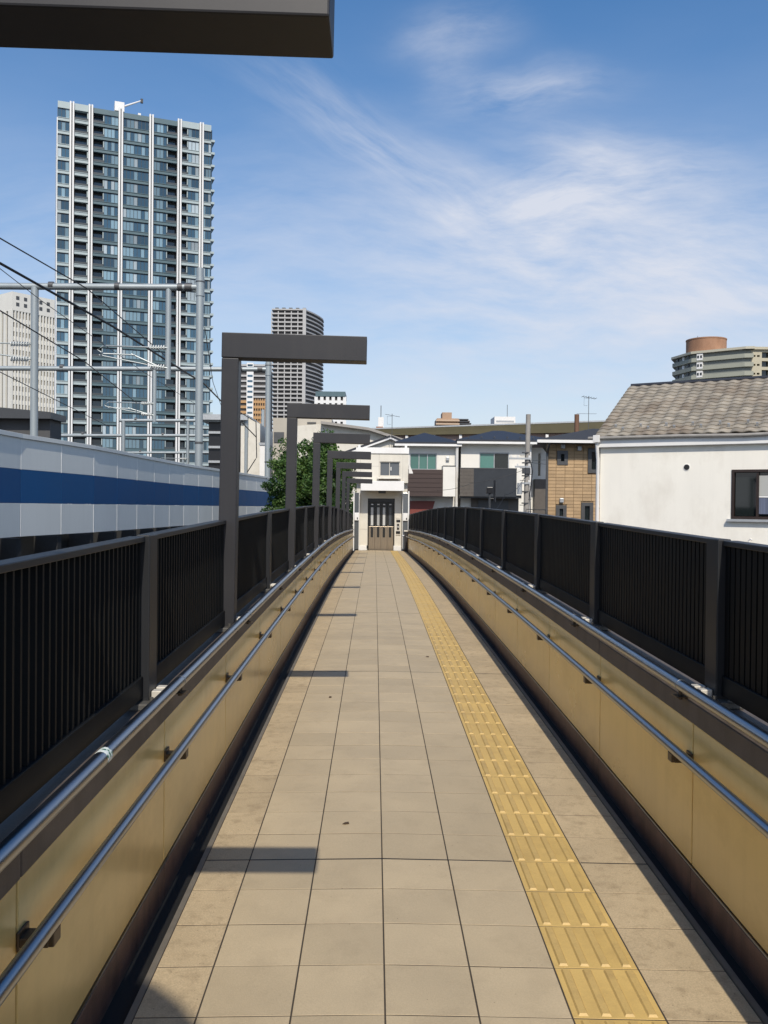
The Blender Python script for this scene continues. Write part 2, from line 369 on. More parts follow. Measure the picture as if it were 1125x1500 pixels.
# small litter on the tiles: dead leaves
m_leafd = M('dead_leaf', (.07, .045, .025), .8, var=.3, scale=60)
for i, (px, py, what) in enumerate([(507, 1194, 'near the middle of the walkway tiles'), (484, 1013, 'just beyond the second beam shadow'), (626, 953, 'beside the yellow strip, far along the tiles')]):
    dd = 1.62 * F / (py - 719); p = at(px, py, dd)
    b = MB(); b.add([(-.018, -.006, 0), (-.004, -.013, .004), (.016, -.004, .002), (.012, .010, .005), (-.006, .012, .001), (-.018, -.006, -.003), (-.004, -.013, .001), (.016, -.004, -.001), (.012, .010, .002), (-.006, .012, -.002)],
                    [(0, 1, 2, 3, 4), (9, 8, 7, 6, 5)] + [(k, 5 + k, 5 + (k + 1) % 5, (k + 1) % 5) for k in range(5)])
    o = b.build('dead_leaf', m_leafd); o.location = (p.x, dd, zd(dd) + cross(p.x) + .004); o.rotation_euler = (0, 0, i * 1.3)
    tag(o, 'small dark dead leaf ' + what, 'leaf', 'dead leaves on the deck')

# ------------------------------------------------------------------ parapets with panels and handrails
JO = 2.13 - 1.5 * 2; JP = 1.512
def bent(path): return [(x, y, z + zd(y)) for x, y, z in path]
def parapet(sgn, label):
    t = thing('parapet_wall', label, 'parapet', (0, 0, 0), group='parapets beside the walkway')
    f = -.865 if sgn < 0 else 1.345
    X = lambda a, b: tuple(sorted((f + sgn * a, f + sgn * b)))
    b = MB(); b.lbox(*X(.035, .28), -1.2, DE - .1, -.40, .695, 80); b.build('core', m_rubber, t, warp=warp)
    b = MB(); b.lbox(*X(-.003, .0335), JO, DE - .2, .1000, .1085, 80); b.build('trim', m_steel, t, warp=warp)
    i = 0
    y = JO
    while y < DE - .3:
        y1 = min(y + JP, DE - .15)
        b = MB(); b.lbox(*X(0, .03), y + .006, y1 - .006, .115, .708, 3); b.build('panel', m_panel, t, warp=warp, bevel=.003)
        b = MB(); b.lbox(*X(-.004, .033), y + .003, y1 - .003, -.045, .098, 3); b.build('skirting', m_gran, t, warp=warp, bevel=.003)
        b = MB(); b.lbox(*X(.03, .05), y, y1, .09, .12, 3); b.build('shadow_gap', m_rubber, t, warp=warp)
        y += JP
    y = JO
    while y < DE - .3:
        y1 = min(y + JP * 2, DE - .15)
        b = MB(); b.lbox(*X(-.010, .30), y + .002, y1 - .002, .712, .800, 5); b.build('coping', m_cope, t, warp=warp, bevel=.005)
        y += JP * 2
    # rails
    def rail(xo, z, r, end):
        x = f - sgn * xo
        ys = [-.9 + k * .5 for k in range(int((end + .9) / .5) + 1)]
        b = MB(); b.tube(bent([(x, yy, z) for yy in ys]), r, 16)
        return x, b.build('handrail', m_steel, t, smooth=True)
    x, top = rail(.045 if sgn < 0 else .026, .850, .024, DE - 1.2)
    yb = 3.75 - 2 * 2.0
    while yb < DE - 1.3:
        b = MB(); zz = zd(yb)
        b.tube([(x, yb, zz + .79), (x, yb, zz + .835)], .009, 8); b.box(x - .03, x + .03, yb - .03, yb + .03, zz + .801, zz + .806)
        b.build('bracket', m_brk, top)
        b = MB(); b.tube([(x, yb - .004, zz + .850), (x, yb + .004, zz + .850)], .0255, 16); b.build('joint_ring', m_steel, top)
        yb += 2.0
    x, low = rail(.078, .597, .0205, DE - 1.2)
    yb = JO
    while yb < DE - 1.2:
        zz = zd(yb) + .577; b = MB()
        x0, x1 = sorted((x - sgn * .0, f))
        b.box(x0, x1, yb - .004, yb + .055, zz - .035, zz - .012); b.box(x - .012, x + .012, yb, yb + .05, zz - .035, zz + .002)
        x0, x1 = sorted((f - sgn * .008, f)); b.box(x0, x1, yb - .008, yb + .06, zz - .045, zz + .004)
        b.build('bracket', m_brk, low, bevel=.003); yb += JP
    return t
parapet(-1, 'left parapet of yellow panels on brown skirting, with two steel handrails')
parapet(1, 'right parapet of orange-tan panels in shade, with two steel handrails')
stk = MB()
yy = 2.66; stk.tube(bent([(-.82, yy, .850), (-.82, yy + .045, .850)]), .0246, 20)
m_stk, t_, b_ = new_mat('sticker_print')
n_ = t_.nodes.new('ShaderNodeTexVoronoi'); n_.inputs['Scale'].default_value = 60
cr = t_.nodes.new('ShaderNodeValToRGB'); cr.color_ramp.elements[0].color = (.03, .16, .09, 1); cr.color_ramp.elements[1].color = (.75, .8, .75, 1); cr.color_ramp.elements[0].position = .25; cr.color_ramp.elements[1].position = .5
gg_ = t_.nodes.new('ShaderNodeNewGeometry'); t_.links.new(gg_.outputs['Position'], n_.inputs['Vector']); t_.links.new(n_.outputs['Distance'], cr.inputs[0]); t_.links.new(cr.outputs[0], b_.inputs['Base Color'])
o = stk.build('sticker', m_stk, smooth=True); tag(o, 'small white and green sticker wrapped round left top handrail', 'sticker')

# end pillar at the right parapet's far end
b = thing('end_pillar', 'dark square pillar closing right parapet beside the lift', 'pillar', (1.30, DE - .95, zd(DE - 1)))
p = MB(); p.box(-.10, .06, -.09, .09, -.1, .78); p.build('shaft', m_frame, b, bevel=.008)
p = MB(); p.box(-.115, .075, -.105, .105, .78, .83); p.build('cap', m_alu, b, bevel=.006)
p = MB(); p.tube([(-.20, -.45, .62), (-.20, 0, .62), (-.10, .02, .62)], .02, 10); p.build('rail_end', m_steel, b, smooth=True)

# ------------------------------------------------------------------ fences and cantilever frames
H0, HT = .81, 1.48
FX = {-1: (-.955, -.850), 1: (1.405, 1.505)}
PX = {-1: (-.945, -.889), 1: (1.412, 1.468)}
pl_me = None
def base_parts(parent, x0, x1, sgn, y, rel, off=.03, xb=None):
    """base plate, two pale channel brackets and bolts at a post's foot; rel = local origin"""
    zz = zd(y) + .800
    xi = x1 if sgn < 0 else x0               # the side facing the walkway
    a, c = sorted((x0 - .035 if sgn < 0 else x1 + .035, xi - sgn * .05))
    b = MB(); b.box(a, c, y - .065, y + .165, zz + .001, zz + .026); b.build('base_plate', m_plate, parent, bevel=.003, loc=rel)
    for k in (0, 1):
        yk = y + off + .075 * k; xi = xb if xb is not None else xi
        a, c = sorted((xi - sgn * .002, xi - sgn * .050)); b = MB(); b.box(a, c, yk, yk + .045, zz + .028, zz + .058); b.build('bracket', m_alu, parent, bevel=.003, loc=rel)
    for yk in (y - .045, y + .15):
        xx = xi - sgn * .022; b = MB(); b.tube([(xx, yk, zz + .02), (xx, yk, zz + .034)], .014, 6); b.tube([(xx, yk, zz + .033), (xx, yk, zz + .05)], .008, 8)
        b.build('bolt', m_plate, parent, loc=rel)
def fence(sgn, y_first, label, ymin, frames):
    t = thing('fence', label, 'fence', (0, 0, 0), group='fences beside the walkway')
    x0, x1 = PX[sgn]
    ys = []; y = y_first
    while y < DE - .2: ys.append(y); y += 2.01
    sl = MB(); sx0, sx1 = (x0 - .012, x0 + .026) if sgn < 0 else (x1 - .026, x1 + .012)
    th_ = .006 if sgn < 0 else .019
    sl.box(sx0, sx1, -th_, th_, .10, HT - H0 - .022); sm = sl.mesh('slat')
    stuff = MB()
    for i, y in enumerate(ys):
        if sgn < 0 and not any(abs(y - fy_) < .3 for fy_ in frames): y += .10
        if frames is None or not any(abs(y - fy) < .3 for fy in frames):
            b = MB(); b.box(x0, x1, y, y + .128, H0 + .01 + zd(y), HT + .005 + zd(y)); po = b.build('post', m_post, t, bevel=.005)
            if y < 22: base_parts(po, x0, x1, sgn, y, (0, 0, 0))
        ya, yb = y + .132, min((ys[i + 1] if i + 1 < len(ys) else DE) + (.10 if sgn < 0 and i + 1 < len(ys) and not any(abs(ys[i + 1] - fy_) < .3 for fy_ in frames) else 0) - .004, DE - .1)
        for z0, z1, nm in ((HT - .022, HT, 'top_rail'), (H0 + .03, H0 + .115, 'bottom_rail')):
            e = .004 if nm == 'top_rail' else 0
            b = MB(); b.lbox(sx0 - .008 - e, sx1 + .008 + e, ya, yb, z0, z1, 4); b.build(nm, m_post if nm == 'top_rail' else m_fence, t, warp=warp, bevel=.003)
        n = int((yb - ya) / .050)
        for k in range(n):
            yk = ya + (k + .5) * (yb - ya) / n
            if 1.0 < y < 8.6:
                o = link('slat', sm, m_fence if sgn < 0 else m_fence_shaded, t); o.location = (0, yk, zd(yk) + H0)
            else:
                stuff.box(sx0, sx1, yk - th_, yk + th_, zd(yk) + H0 + .10, zd(yk) + HT - .022)
    tag(stuff.build('distant_slats', m_fence if sgn < 0 else m_fence_shaded, t), kind='stuff')
    return t
SP = 4.02
fy = [1.39 + SP * k for k in range(8)]
fence(-1, 1.39 - 2.01, 'left black vertical-slat fence below the dark frames', 0, fy)
fence(1, 3.6 - 2.01 * 2, 'right black vertical-slat fence in front of the houses', 0, None)
names = ['overhead charcoal steel frame whose beam end crosses the top of view', 'largest full charcoal steel frame, post rising from left fence',
         'second complete charcoal frame, its beam below the round-sided tower', 'third complete charcoal frame, beam in front of the tree top',
         'fourth complete charcoal frame, its beam end reaching the lift roof', 'fifth complete charcoal frame, beam beside the lift window',
         'sixth complete charcoal frame, beam level with lift window sill', 'last and smallest charcoal frame, nearest the lift']
for k, y in enumerate(fy):
    t = thing('cantilever_frame', names[k], 'steel frame', (-.9, y, zd(y)), group='cantilever frames along the walkway')
    lean = MB(); x0, x1 = FX[-1]; x0 += .9; x1 += .9
    L = lambda z: .011 * (z - 1.5)
    dzk = [-.018, .033, .012, 0, -.018, 0, 0, 0][k]; xe = [-.088, -.068, -.072, -.09, -.09, -.09, -.09, -.09][k]
    def sk(x, yy, z): return (x + L(z), yy, z + (dzk - .018 * x if z > 2.3 else 0))
    b = MB(); b.box(x0, x1, 0, .115, .805, 2.44); po = b.build('post', m_frame, t, warp=sk, bevel=.005)
    b = MB(); b.box(x0 - .001, xe + .9, -.004, .131, 2.443, 2.595); bo = b.build('beam', m_frame, t, warp=sk, bevel=.004)
    b = MB(); b.box(x0 + .012, x1 - .012, .012, .12, 2.43, 2.452); b.build('joint', m_rubber, t, warp=sk)
    if y < 22: base_parts(po, FX[-1][0], FX[-1][1] - .02, -1, y, (.9, -y, -zd(y)), .12, -.898)

# ------------------------------------------------------------------ unseen slab added behind the viewpoint to cast the corner shadow
sh = thing('shadow_caster', 'added unseen round-cornered slab behind the viewpoint, casting shadow on the nearest left tiles', 'shadow_caster', (-1.6, -4.0, 0))
zs_ = zd(0) + 4.2; cx_, cy_, rad_ = .70, 1.98, .75
pl = [(-2.2, -2.6), (cx_ + rad_, -2.6)] + [(cx_ + rad_ * math.cos(R_(a_)), cy_ + rad_ * math.sin(R_(a_))) for a_ in range(0, 91, 10)] + [(-2.2, cy_ + rad_)]
b = MB(); b.prism(pl, zs_, zs_ + .14); b.build('roof', m_white, sh, bevel=.02)  # added slab, its corner rounded to shape the shadow on the tiles
for x_, y_ in ((-1.6, -2.2), (-1.6, 1.6)):
    b = MB(); b.tube([(x_, y_, 0), (x_, y_, zs_ + .005)], .06, 12); b.build('post', m_frame, sh, smooth=True)  # legs under the added slab

# ------------------------------------------------------------------ the lift at the far end
ld = DE
def ex(zx): return (zx - 404) * .003355
def ez(zy): return EZ + (791.6 - zy) * .003355
lift = thing('lift_tower', 'cream lift tower with dark sliding doors at end of walkway', 'lift', (0, ld, 0))
def lb(name, zx0, zx1, zy0, zy1, y0, y1, m, parent=lift, bevel=.006):
    b = MB(); b.box(ex(zx0), ex(zx1), y0, y1, ez(zy1), ez(zy0)); return b.build(name, m, parent, bevel=bevel)
w = MB(); w.wall(ex(178), ex(812), ez(560), ez(200), .0, .25, [(ex(462), ex(712), ez(478), ez(300))]); w.build('upper_wall', m_cream, lift, bevel=.006)
b = MB(); b.box(ex(182), ex(808), .25, 2.3, 0.0, ez(205)); b.build('shaft', m_cream, lift)
cap = lb('roof_cap', 172, 820, 130, 202, -.05, 2.35, m_white)
for zx in (212, 782):
    b = MB(); b.box(ex(zx - 14), ex(zx + 14), .02, .12, ez(131), ez(95)); b.build('lug', m_white, cap)
for zx in (230, 455, 745):
    b = MB(); b.box(ex(zx) - .004, ex(zx) + .004, -.004, .01, ez(540), ez(204)); b.build('wall_joint', m_conc, lift)
b = MB(); b.box(ex(178), ex(455), -.003, .01, ez(358) - .004, ez(358) + .004); b.build('wall_joint', m_conc, lift)
m_lg = glass('lift_glass', (.09, .10, .11), .15)
wd = lb('window', 470, 704, 308, 470, .10, .14, m_lg)
for a in ((462, 472, 300, 478), (702, 712, 300, 478), (472, 702, 300, 309), (472, 702, 469, 478), (580, 587, 309, 469)):
    lb('frame', *a, .05, .16, m_alu, wd, .003)
lb('handle', 597, 606, 365, 408, .04, .099, m_white, wd, .002)
lb('sill', 430, 722, 496, 512, -.22, .0, m_alu, wd, .004)
b = MB(); b.box(ex(455), ex(690), -.16, -.02, ez(527), ez(513)); b.build('sill_bracket', m_brk, wd)
s_ = .985
b = MB(); b.box(ex(236), ex(756), -.85, -.001, ez(660), ez(545)); aw = b.build('canopy', m_white, lift, bevel=.01)
b = MB(); b.box(ex(450), ex(540), -.5, -.3, ez(690), ez(661)); b.build('canopy_lamp', m_dark, aw)
for a in ((212, 322, 660, 1330), (652, 735, 660, 1330)): lb('surround', *a, .10, .249, m_cream)
lb('lintel', 322, 652, 660, 752, .10, .249, m_cream)
for zy in (940, 1130): b = MB(); b.box(ex(213), ex(321), .094, .1, ez(zy) - .004, ez(zy) + .004); b.build('surround_joint', m_conc, lift)
for a in ((212, 312, 1330, 1396), (642, 735, 1330, 1396)): lb('plinth', *a, .04, .2, m_white)
door = thing('sliding_door', None, None, (0, 0, 0)); door.parent = lift
for a in ((322, 334, 752, 1392), (640, 652, 752, 1392), (334, 640, 752, 800)): lb('frame', *a, .12, .24, m_black, door, .003)
m_dg = glass('door_glass', (.40, .40, .38), .12); m_dd = M('door_dark', (.028, .028, .027), .35, .3)
for k in range(4):
    x0 = 335 + k * 76.3; x1 = x0 + 75; y0 = .17 + (.02 if k in (0, 3) else 0)
    lf = lb('door_leaf', x0, x1, 1096, 1390, y0, y0 + .04, m_stain, door, .004)
    lb('door_leaf', x0, x1, 802, 1094, y0, y0 + .04, m_dd, door, .004)
    cx = (x0 + x1) / 2 + (3 if k < 2 else -3)
    lb('door_pane', cx - 15, cx + 15, 862, 1084, y0 - .006, y0 - .001, m_dg if k < 3 else m_lg, door, 0)
    lb('vent_slot', cx - 15, cx + 15, 1102, 1230, y0 - .006, y0 - .001, m_dd, door, 0)
    lb('notice', cx - 13, cx + 13, 819, 832, y0 - .006, y0 - .001, m_white, door, 0)
for sx, a, bx in ((-1, (160, 213), (146, 159)), (1, (752, 812), (814, 829))):
    b = MB(); b.box(ex(a[0]), ex(a[1]), -.02, .09, ez(1372), ez(682)); b.build('side_screen', m_lg, lift, bevel=.004)
    b = MB(); b.box(ex(bx[0]), ex(bx[1]), -.05, .1, ez(1392), ez(660)); b.build('screen_post', m_white, lift, bevel=.004)
    b = MB(); b.box(ex(a[0] + 2), ex(a[1]), -.08, -.021, ez(1022), ez(928)); ib = b.build('call_box', m_white, lift, bevel=.006)
    b = MB(); b.box(ex(a[1] - 22), ex(a[1] - 10), -.09, -.079, ez(1010), ez(985)); b.build('button', m_black, ib)
    b = MB(); b.box(ex(a[0]) , ex(a[1]), -.03, .1, ez(1392), ez(1373)); b.build('screen_base', m_black, lift)
    b = MB(); b.tube([(ex(a[1] + 4 if sx < 0 else a[0] - 4), -.03, ez(1390)), (ex(a[1] + 4 if sx < 0 else a[0] - 4), -.03, ez(700)), (ex(a[1] + 18 if sx < 0 else a[0] - 18), -.03, ez(668))], .014, 8); b.build('conduit', m_white, lift, smooth=True)
op = lb('call_panel', 668, 724, 980, 1200, .07, .099, m_alu)
for a in ((674, 722, 1012, 1040), (681, 709, 1062, 1132), (670, 722, 1150, 1182)): lb('button_plate', *a, .055, .069, m_black, op, .002)
lb('button', 690, 700, 1085, 1108, .045, .054, m_white, op, .002)
b = MB(); b.xprism([(ex(822), ez(440)), (ex(876), ez(440)), (ex(870), ez(420)), (ex(836), ez(338)), (ex(822), ez(338))], .3, .55); b.build('side_hood', m_white, lift, bevel=.006)

# ------------------------------------------------------------------ houses beyond the right fence
m_stucco = M('white_stucco', (.84, .80, .705), .85, var=.04, scale=1.4, bump=.15, bscale=90, stain=(.52, .46, .37), stain_amt=.38, stain_scale=.9, stretch=(1, 1, .55), streak=(.60, .56, .48), streak_amt=.10)
m_hwhite = M('house_white', (.76, .73, .66), .8, var=.04, scale=1.5, stain=(.5, .46, .38), stain_amt=.25, stain_scale=.8)
m_roof = M('dark_slate', (.022, .025, .034), .55, var=.15, scale=6)
m_brown = M('brown_cladding', (.055, .034, .028), .6, var=.10, scale=2, stretch=(1, 1, 12))
m_navy = M('charcoal_cladding', (.022, .026, .032), .5, var=.12, scale=3)
m_taupe = M('taupe_tile', (.10, .085, .07), .6, var=.12, scale=5)
m_red = M('red_shutter', (.20, .045, .03), .55, var=.08, stretch=(1, 1, 10))
m_brick = M('tan_brick', (.44, .30, .165), .8, var=.10, scale=3, fine=.05, objr=.13)
m_mortar = M('mortar', (.30, .205, .115), .9, var=.1)
m_wfr = M('window_frame_grey', (.10, .10, .10), .4, .3)
m_wbr = M('window_frame_brown', (.035, .022, .017), .4, .2)
m_wal = M('window_frame_pale', (.45, .46, .46), .4, .4)
g_dark = glass('house_glass', (.012, .016, .016), .05)
g_green = glass('green_curtain_glass', (.08, .20, .17), .10)
m_curt = M('curtain', (.20, .24, .23), .9, var=.25, scale=2, stretch=(18, 18, .3))
m_blind = M('blind', (.42, .42, .39), .7, var=.08, scale=3, stretch=(.3, .3, 60))
m_blue = M('blue_curtain', (.12, .14, .20), .9, var=.3, scale=2, stretch=(16, 16, .3))
m_pipe = M('white_pipe', (.72, .70, .66), .45, var=.05)

def window(parent, x0, x1, z0, z1, y, fr, panes, fw=.05, sill=None, dep=.10):
    """frame bars set into an opening, with a pane for each light"""
    t = bpy.data.objects.new('window', None); col.objects.link(t); t.parent = parent
    for a in ((x0, x0 + fw, z0, z1), (x1 - fw, x1, z0, z1), (x0 + fw, x1 - fw, z1 - fw, z1), (x0 + fw, x1 - fw, z0, z0 + fw)):
        b = MB(); b.box(a[0], a[1], y, y + dep, a[2], a[3]); b.build('frame', fr, t)
    n = len(panes); ww = (x1 - x0 - 2 * fw) / n
    for i, gm in enumerate(panes):
        xa = x0 + fw + ww * i; b = MB(); b.box(xa + .012, xa + ww - .012, y + dep * .6 + .012 * (i % 2), y + dep * .6 + .012 * (i % 2) + .008, z0 + fw + .01, z1 - fw - .01); b.build('pane', gm, t)
        if i:
            b = MB(); b.box(xa - .025, xa + .025, y + .02, y + dep * .95, z0 + fw, z1 - fw); b.build('mullion', fr, t)
    if sill:
        b = MB(); b.box(x0 - .08, x1 + .08, y - .09, y + .02, z0 - .06, z0 - .004); b.build('sill', sill, t)
    return t
def hip(mb, x0, x1, y0, y1, z, h, ridge=.5):
    yc = (y0 + y1) / 2; i = min((y1 - y0), (x1 - x0)) * ridge * .98
    v = [(x0, y0, z), (x1, y0, z), (x1, y1, z), (x0, y1, z), (x0 + i, yc, z + h), (x1 - i, yc, z + h),
         (x0, y0, z - .1), (x1, y0, z - .1), (x1, y1, z - .1), (x0, y1, z - .1)]
    mb.add(v, [(0, 1, 5, 4), (1, 2, 5), (2, 3, 4, 5), (3, 0, 4), (6, 7, 1, 0), (7, 8, 2, 1), (8, 9, 3, 2), (9, 6, 0, 3), (9, 8, 7, 6)])

# house A: brown balcony, behind the lift
D1 = 58.0
def house_body(name, label, pxl, pxr, py_eave, wins, depth=8.0, d=D1, wallm=None):
    x0, x1, _, zt = rect(pxl, py_eave, pxr, 700, d)
    t = thing(name, label, 'house', (0, d, 0))
    holes = [rect(*wn_[:4], d) for wn_ in wins]
    b = MB(); b.wall(x0, x1, 0, zt, 0, .18, holes); b.box(x0, x1, .5, .6, 0, zt); b.box(x0, x0 + .18, .18, depth, 0, zt); b.box(x1 - .18, x1, .18, depth, 0, zt); b.box(x0, x1, depth, depth + .2, 0, zt)
    b.build('wall', wallm or m_hwhite, t)
    for wn_ in wins: window(t, *rect(*wn_[:4], d), .04, wn_[4], wn_[5], .06)
    return t, x0, x1, zt
hA, ax0, ax1, azt = house_body('house', 'white house with brown balcony and green-curtained window behind the lift', 588, 668, 655, [(600, 664, 640, 688, m_wal, [g_green, g_green, g_green])])
b = MB(); hip(b, ax0 - .5, ax1 + .35, -.6, 8.6, azt + .28, .95); rA = b.build('roof', m_roof, hA)
b = MB(); b.box(ax0 - .48, ax1 + .33, -.58, -.45, azt + .02, azt + .17); b.build('gutter', m_white, rA)
b = MB(); b.box(ax0 - .4, ax1 + .2, -.448, .2, azt, azt + .06); b.build('soffit', m_hwhite, rA)
x0, x1, z0, z1 = rect(596, 688, 649, 727, D1 - 1.2)
b = MB(); b.box(x0, x1, -1.2, -1.05, z0, z1); ba = b.build('balcony', m_brown, hA)
for k in range(6):
    zz = z0 + (z1 - z0) * (k + .5) / 6; b = MB(); b.box(x0 + .01, x1 - .01, -1.225, -1.201, zz - .13, zz + .13); b.build('board', m_brown, ba)
b = MB(); b.box(x0, x1 + .72, -1.04, -.001, z0, z0 + .2); b.build('slab', m_dark, ba)
x2 = rect(667, 700, 668, 701, D1 - 1.2)[0]
b = MB(); b.box(x1 + .002, x2, -1.19, -.002, z0 + .02, z1 + .22); b.build('side_wall', m_hwhite, ba)
b = MB(); b.box(x1, x2 + .03, -1.22, -.0, z1 + .222, z1 + .27); b.build('coping', m_dark, ba)
x0, x1, z0, z1 = rect(600, 734, 637, 775, D1 - .3)
b = MB(); b.xprism([(x0, z0), (x1 - .5, z0), (x1, z1), (x0, z1)], -.35, -.3); b.build('shutter', m_red, hA)
p = at(669.5, 658, D1 - .3); q = at(669.5, 760, D1 - .3)
b = MB(); b.tube([(p.x, -.4, azt), (p.x, -.28, p.z - .25), (p.x, -.28, 0.2)], .10, 10); b.build('downpipe', m_pipe, hA, smooth=True)
b = MB(); xx, _, zz, z1 = rect(653, 668, 659, 675, D1); b.box(xx, xx + .22, -.16, -.001, zz, zz + .25); b.build('vent_hood', m_wal, hA, bevel=.03)

hB, bx0, bx1, bzt = house_body('house', 'white house with charcoal balcony behind the utility pole', 675, 775, 652, [(702, 663, 746, 688, m_wal, [g_green, g_dark])], depth=9)
b = MB(); hip(b, bx0 - .35, bx1 + 1.9, -.7, 9.4, bzt + .28, 1.0, .46); rB = b.build('roof', m_roof, hB)
b = MB(); b.box(bx0 - .33, bx1 + .4, -.68, -.53, bzt + .02, bzt + .17); b.build('gutter', m_white, rB)
b = MB(); b.box(bx0 - .2, bx1 + .3, -.528, .2, bzt, bzt + .06); b.build('soffit', m_hwhite, rB)
for k in range(6):
    b = MB(); zz = bzt + .42 ; b.box(bx0 + .4 + k * .85, bx0 + .5 + k * .85, -.30, -.2, zz, zz + .09); b.build('snow_guard', m_dark, rB)
x0, x1, z0, z1 = rect(673.5, 687, 757, 727, D1 - 1.2); xm = rect(694, 700, 700, 701, D1 - 1.2)[0]
b = MB(); b.box(xm + .002, x1, -1.2, -1.05, z0, z1); ba = b.build('balcony', m_navy, hB)
b = MB(); b.box(x0, xm, -1.2, -1.05, z0, z1); b.build('tile_face', m_taupe, ba)
for k in range(4):
    for j in range(8):
        b = MB(); ww = (xm - x0) / 4; hh = (z1 - z0) / 8; b.box(x0 + ww * k + .012, x0 + ww * (k + 1) - .012, -1.215, -1.201, z0 + hh * j + .012, z0 + hh * (j + 1) - .012); b.build('tile', m_taupe, ba)
b = MB(); b.box(x0 - .02, x1 + .02, -1.22, -1.03, z1 + .002, z1 + .05); b.build('coping', m_wfr, ba)
b = MB(); b.box(x0, x1 + .35, -1.04, -.001, z0 - .1, z0 + .1); b.build('slab', m_dark, ba)
b = MB(); b.box(x1 + .002, x1 + .34, -1.19, -.002, z0 + .1, z1 - .0); b.build('side_wall', m_hwhite, ba)
# its side wing to the right, set back
x0, x1, _, _ = rect(775, 700, 801, 701, D1 + 3)
b = MB(); xs, xe, zs, ze = rect(788, 664, 792, 697, D1 + 3); b.wall(x0 - .2, x1 + .6, 0, bzt + .02, 3.0, 3.2, [(xs, xe, zs, ze)]); sw = b.build('side_wing', m_hwhite, hB)
b = MB(); b.box(xs, xe, 3.1, 3.15, zs, ze); b.build('slit_window', g_dark, sw)
x0, x1, z0, z1 = rect(783, 702, 800, 758, D1 + 2.4)
b = MB(); b.box(x0, x1, 2.4, 2.999, z0, z1); b.build('porch', m_taupe, sw)
p = at(776.5, 660, D1)
b = MB(); b.tube([(p.x, -.5, bzt + .05), (p.x, -.12, bzt - .3), (p.x, -.12, .2)], .07, 10); b.build('downpipe', m_pipe, hB, smooth=True)
p0 = rect(690, 728, 760, 775, D1 - .2)
b = MB(); b.box(p0[0], p0[1], -.14, -.001, 0, p0[3]); b.build('garage_front', m_taupe, hB)
x0, x1, z0, z1 = rect(700, 733, 745, 775, D1 - .25)
b = MB(); b.box(x0, x1, -.20, -.141, 0, z1); b.build('garage_shutter', m_dark, hB)
# an older cream gable behind the lift
gb = thing('gable_house', 'cream gabled house just behind the lift roof', 'house', (0, 66, 0))
p, q, r = at(507, 664, 66), at(572, 641, 66), at(606, 655, 66)
b = MB(); b.xprism([(p.x, 0), (q.x + 2.6, 0), (q.x + 2.6, p.z), (q.x, q.z - .1), (p.x, p.z)], 0, 7); b.build('wall', m_cream, gb)
for s0, s1 in ((p, q), (q, Vector((q.x + 3.2, 66, p.z - .1)))):
    dz = Vector((s1.x - s0.x, 0, s1.z - s0.z)); n_v = Vector((-dz.z, 0, dz.x)).normalized() * .16
    b = MB(); b.xprism([(s0.x, s0.z), (s1.x, s1.z), (s1.x + n_v.x, s1.z + n_v.z), (s0.x + n_v.x, s0.z + n_v.z)], -.35, 7.2); rf = b.build('roof', m_roof, gb)
    b = MB(); b.xprism([(s0.x, s0.z - .13), (s1.x, s1.z - .13), (s1.x, s1.z - .005), (s0.x, s0.z - .005)], -.36, -.28); b.build('bargeboard', m_white, rf)

# house C: tan brick
D2 = 31.0
hC = thing('brick_house', 'tan brick-faced house with small dark windows', 'house', (0, D2, 0))
x0, x1, zb, zt = rect(800.5, 651, 905, 782, D2)
wins = [(819, 663, 829, 678, 1), (864, 660, 886, 690, 1), (817, 743, 827, 758, 1), (854, 739, 866, 765, 1)]
holes = [rect(*w_[:4], D2) for w_ in wins]
b = MB(); b.wall(x0, x1, 0, zt, 0.03, .2, holes); b.prism([(x0 + .02, .2), (x1 - .02, .2), (x1 - .02, 8), (x0 + 1.75, 8)], 0, zt - .01)
wc = b.build('wall', m_mortar, hC)
bw, bh = .317, .118
bme = MB(); bme.cham(0, bw - .012, .012, .0285 + .0, 0, bh - .010, .0); 
bm_ = MB(); bm_.box(0, bw - .014, 0, .0275, 0, bh - .012); brick_me = bm_.mesh('brick')
half = MB(); half.box(0, bw / 2 - .014, 0, .0275, 0, bh - .012); half_me = half.mesh('brick')
z = zt - bh; xlim = at(884, 700, D2).x
while z > zb:
    cuts = sorted((h[0] - .075, h[1] + .075) for h in holes if h[2] - .07 - bh * .6 < z < h[3] + .07 - bh * .4)
    free = []; xa = x0
    for c0, c1 in cuts + [(xlim, xlim)]:
        if c0 > xa: free.append((xa, min(c0, xlim)))
        xa = max(xa, c1)
    for f0, f1 in free:
        x = f0
        while x < f1 - .04:
            xe = min(x0 + (math.floor((x - x0) / bw + 1e-6) + 1) * bw, f1)
            if xe - x > .04:
                o = link('brick', brick_me, m_brick, wc); o.location = (x, random.uniform(-.003, .003), z); o.scale = ((xe - x - .014) / (bw - .014), 1, 1)
            x = xe
    z -= bh
for h, w_ in zip(holes, wins):
    window(hC, *h, -.03, m_wfr, [g_dark], .055, dep=.14)
    b = MB(); b.wall(h[0] - .07, h[1] + .07, h[2] - .07, h[3] + .07, -.028, .03, [h]); b.build('window_surround', m_wfr, hC)
b = MB(); z0r = zt; 
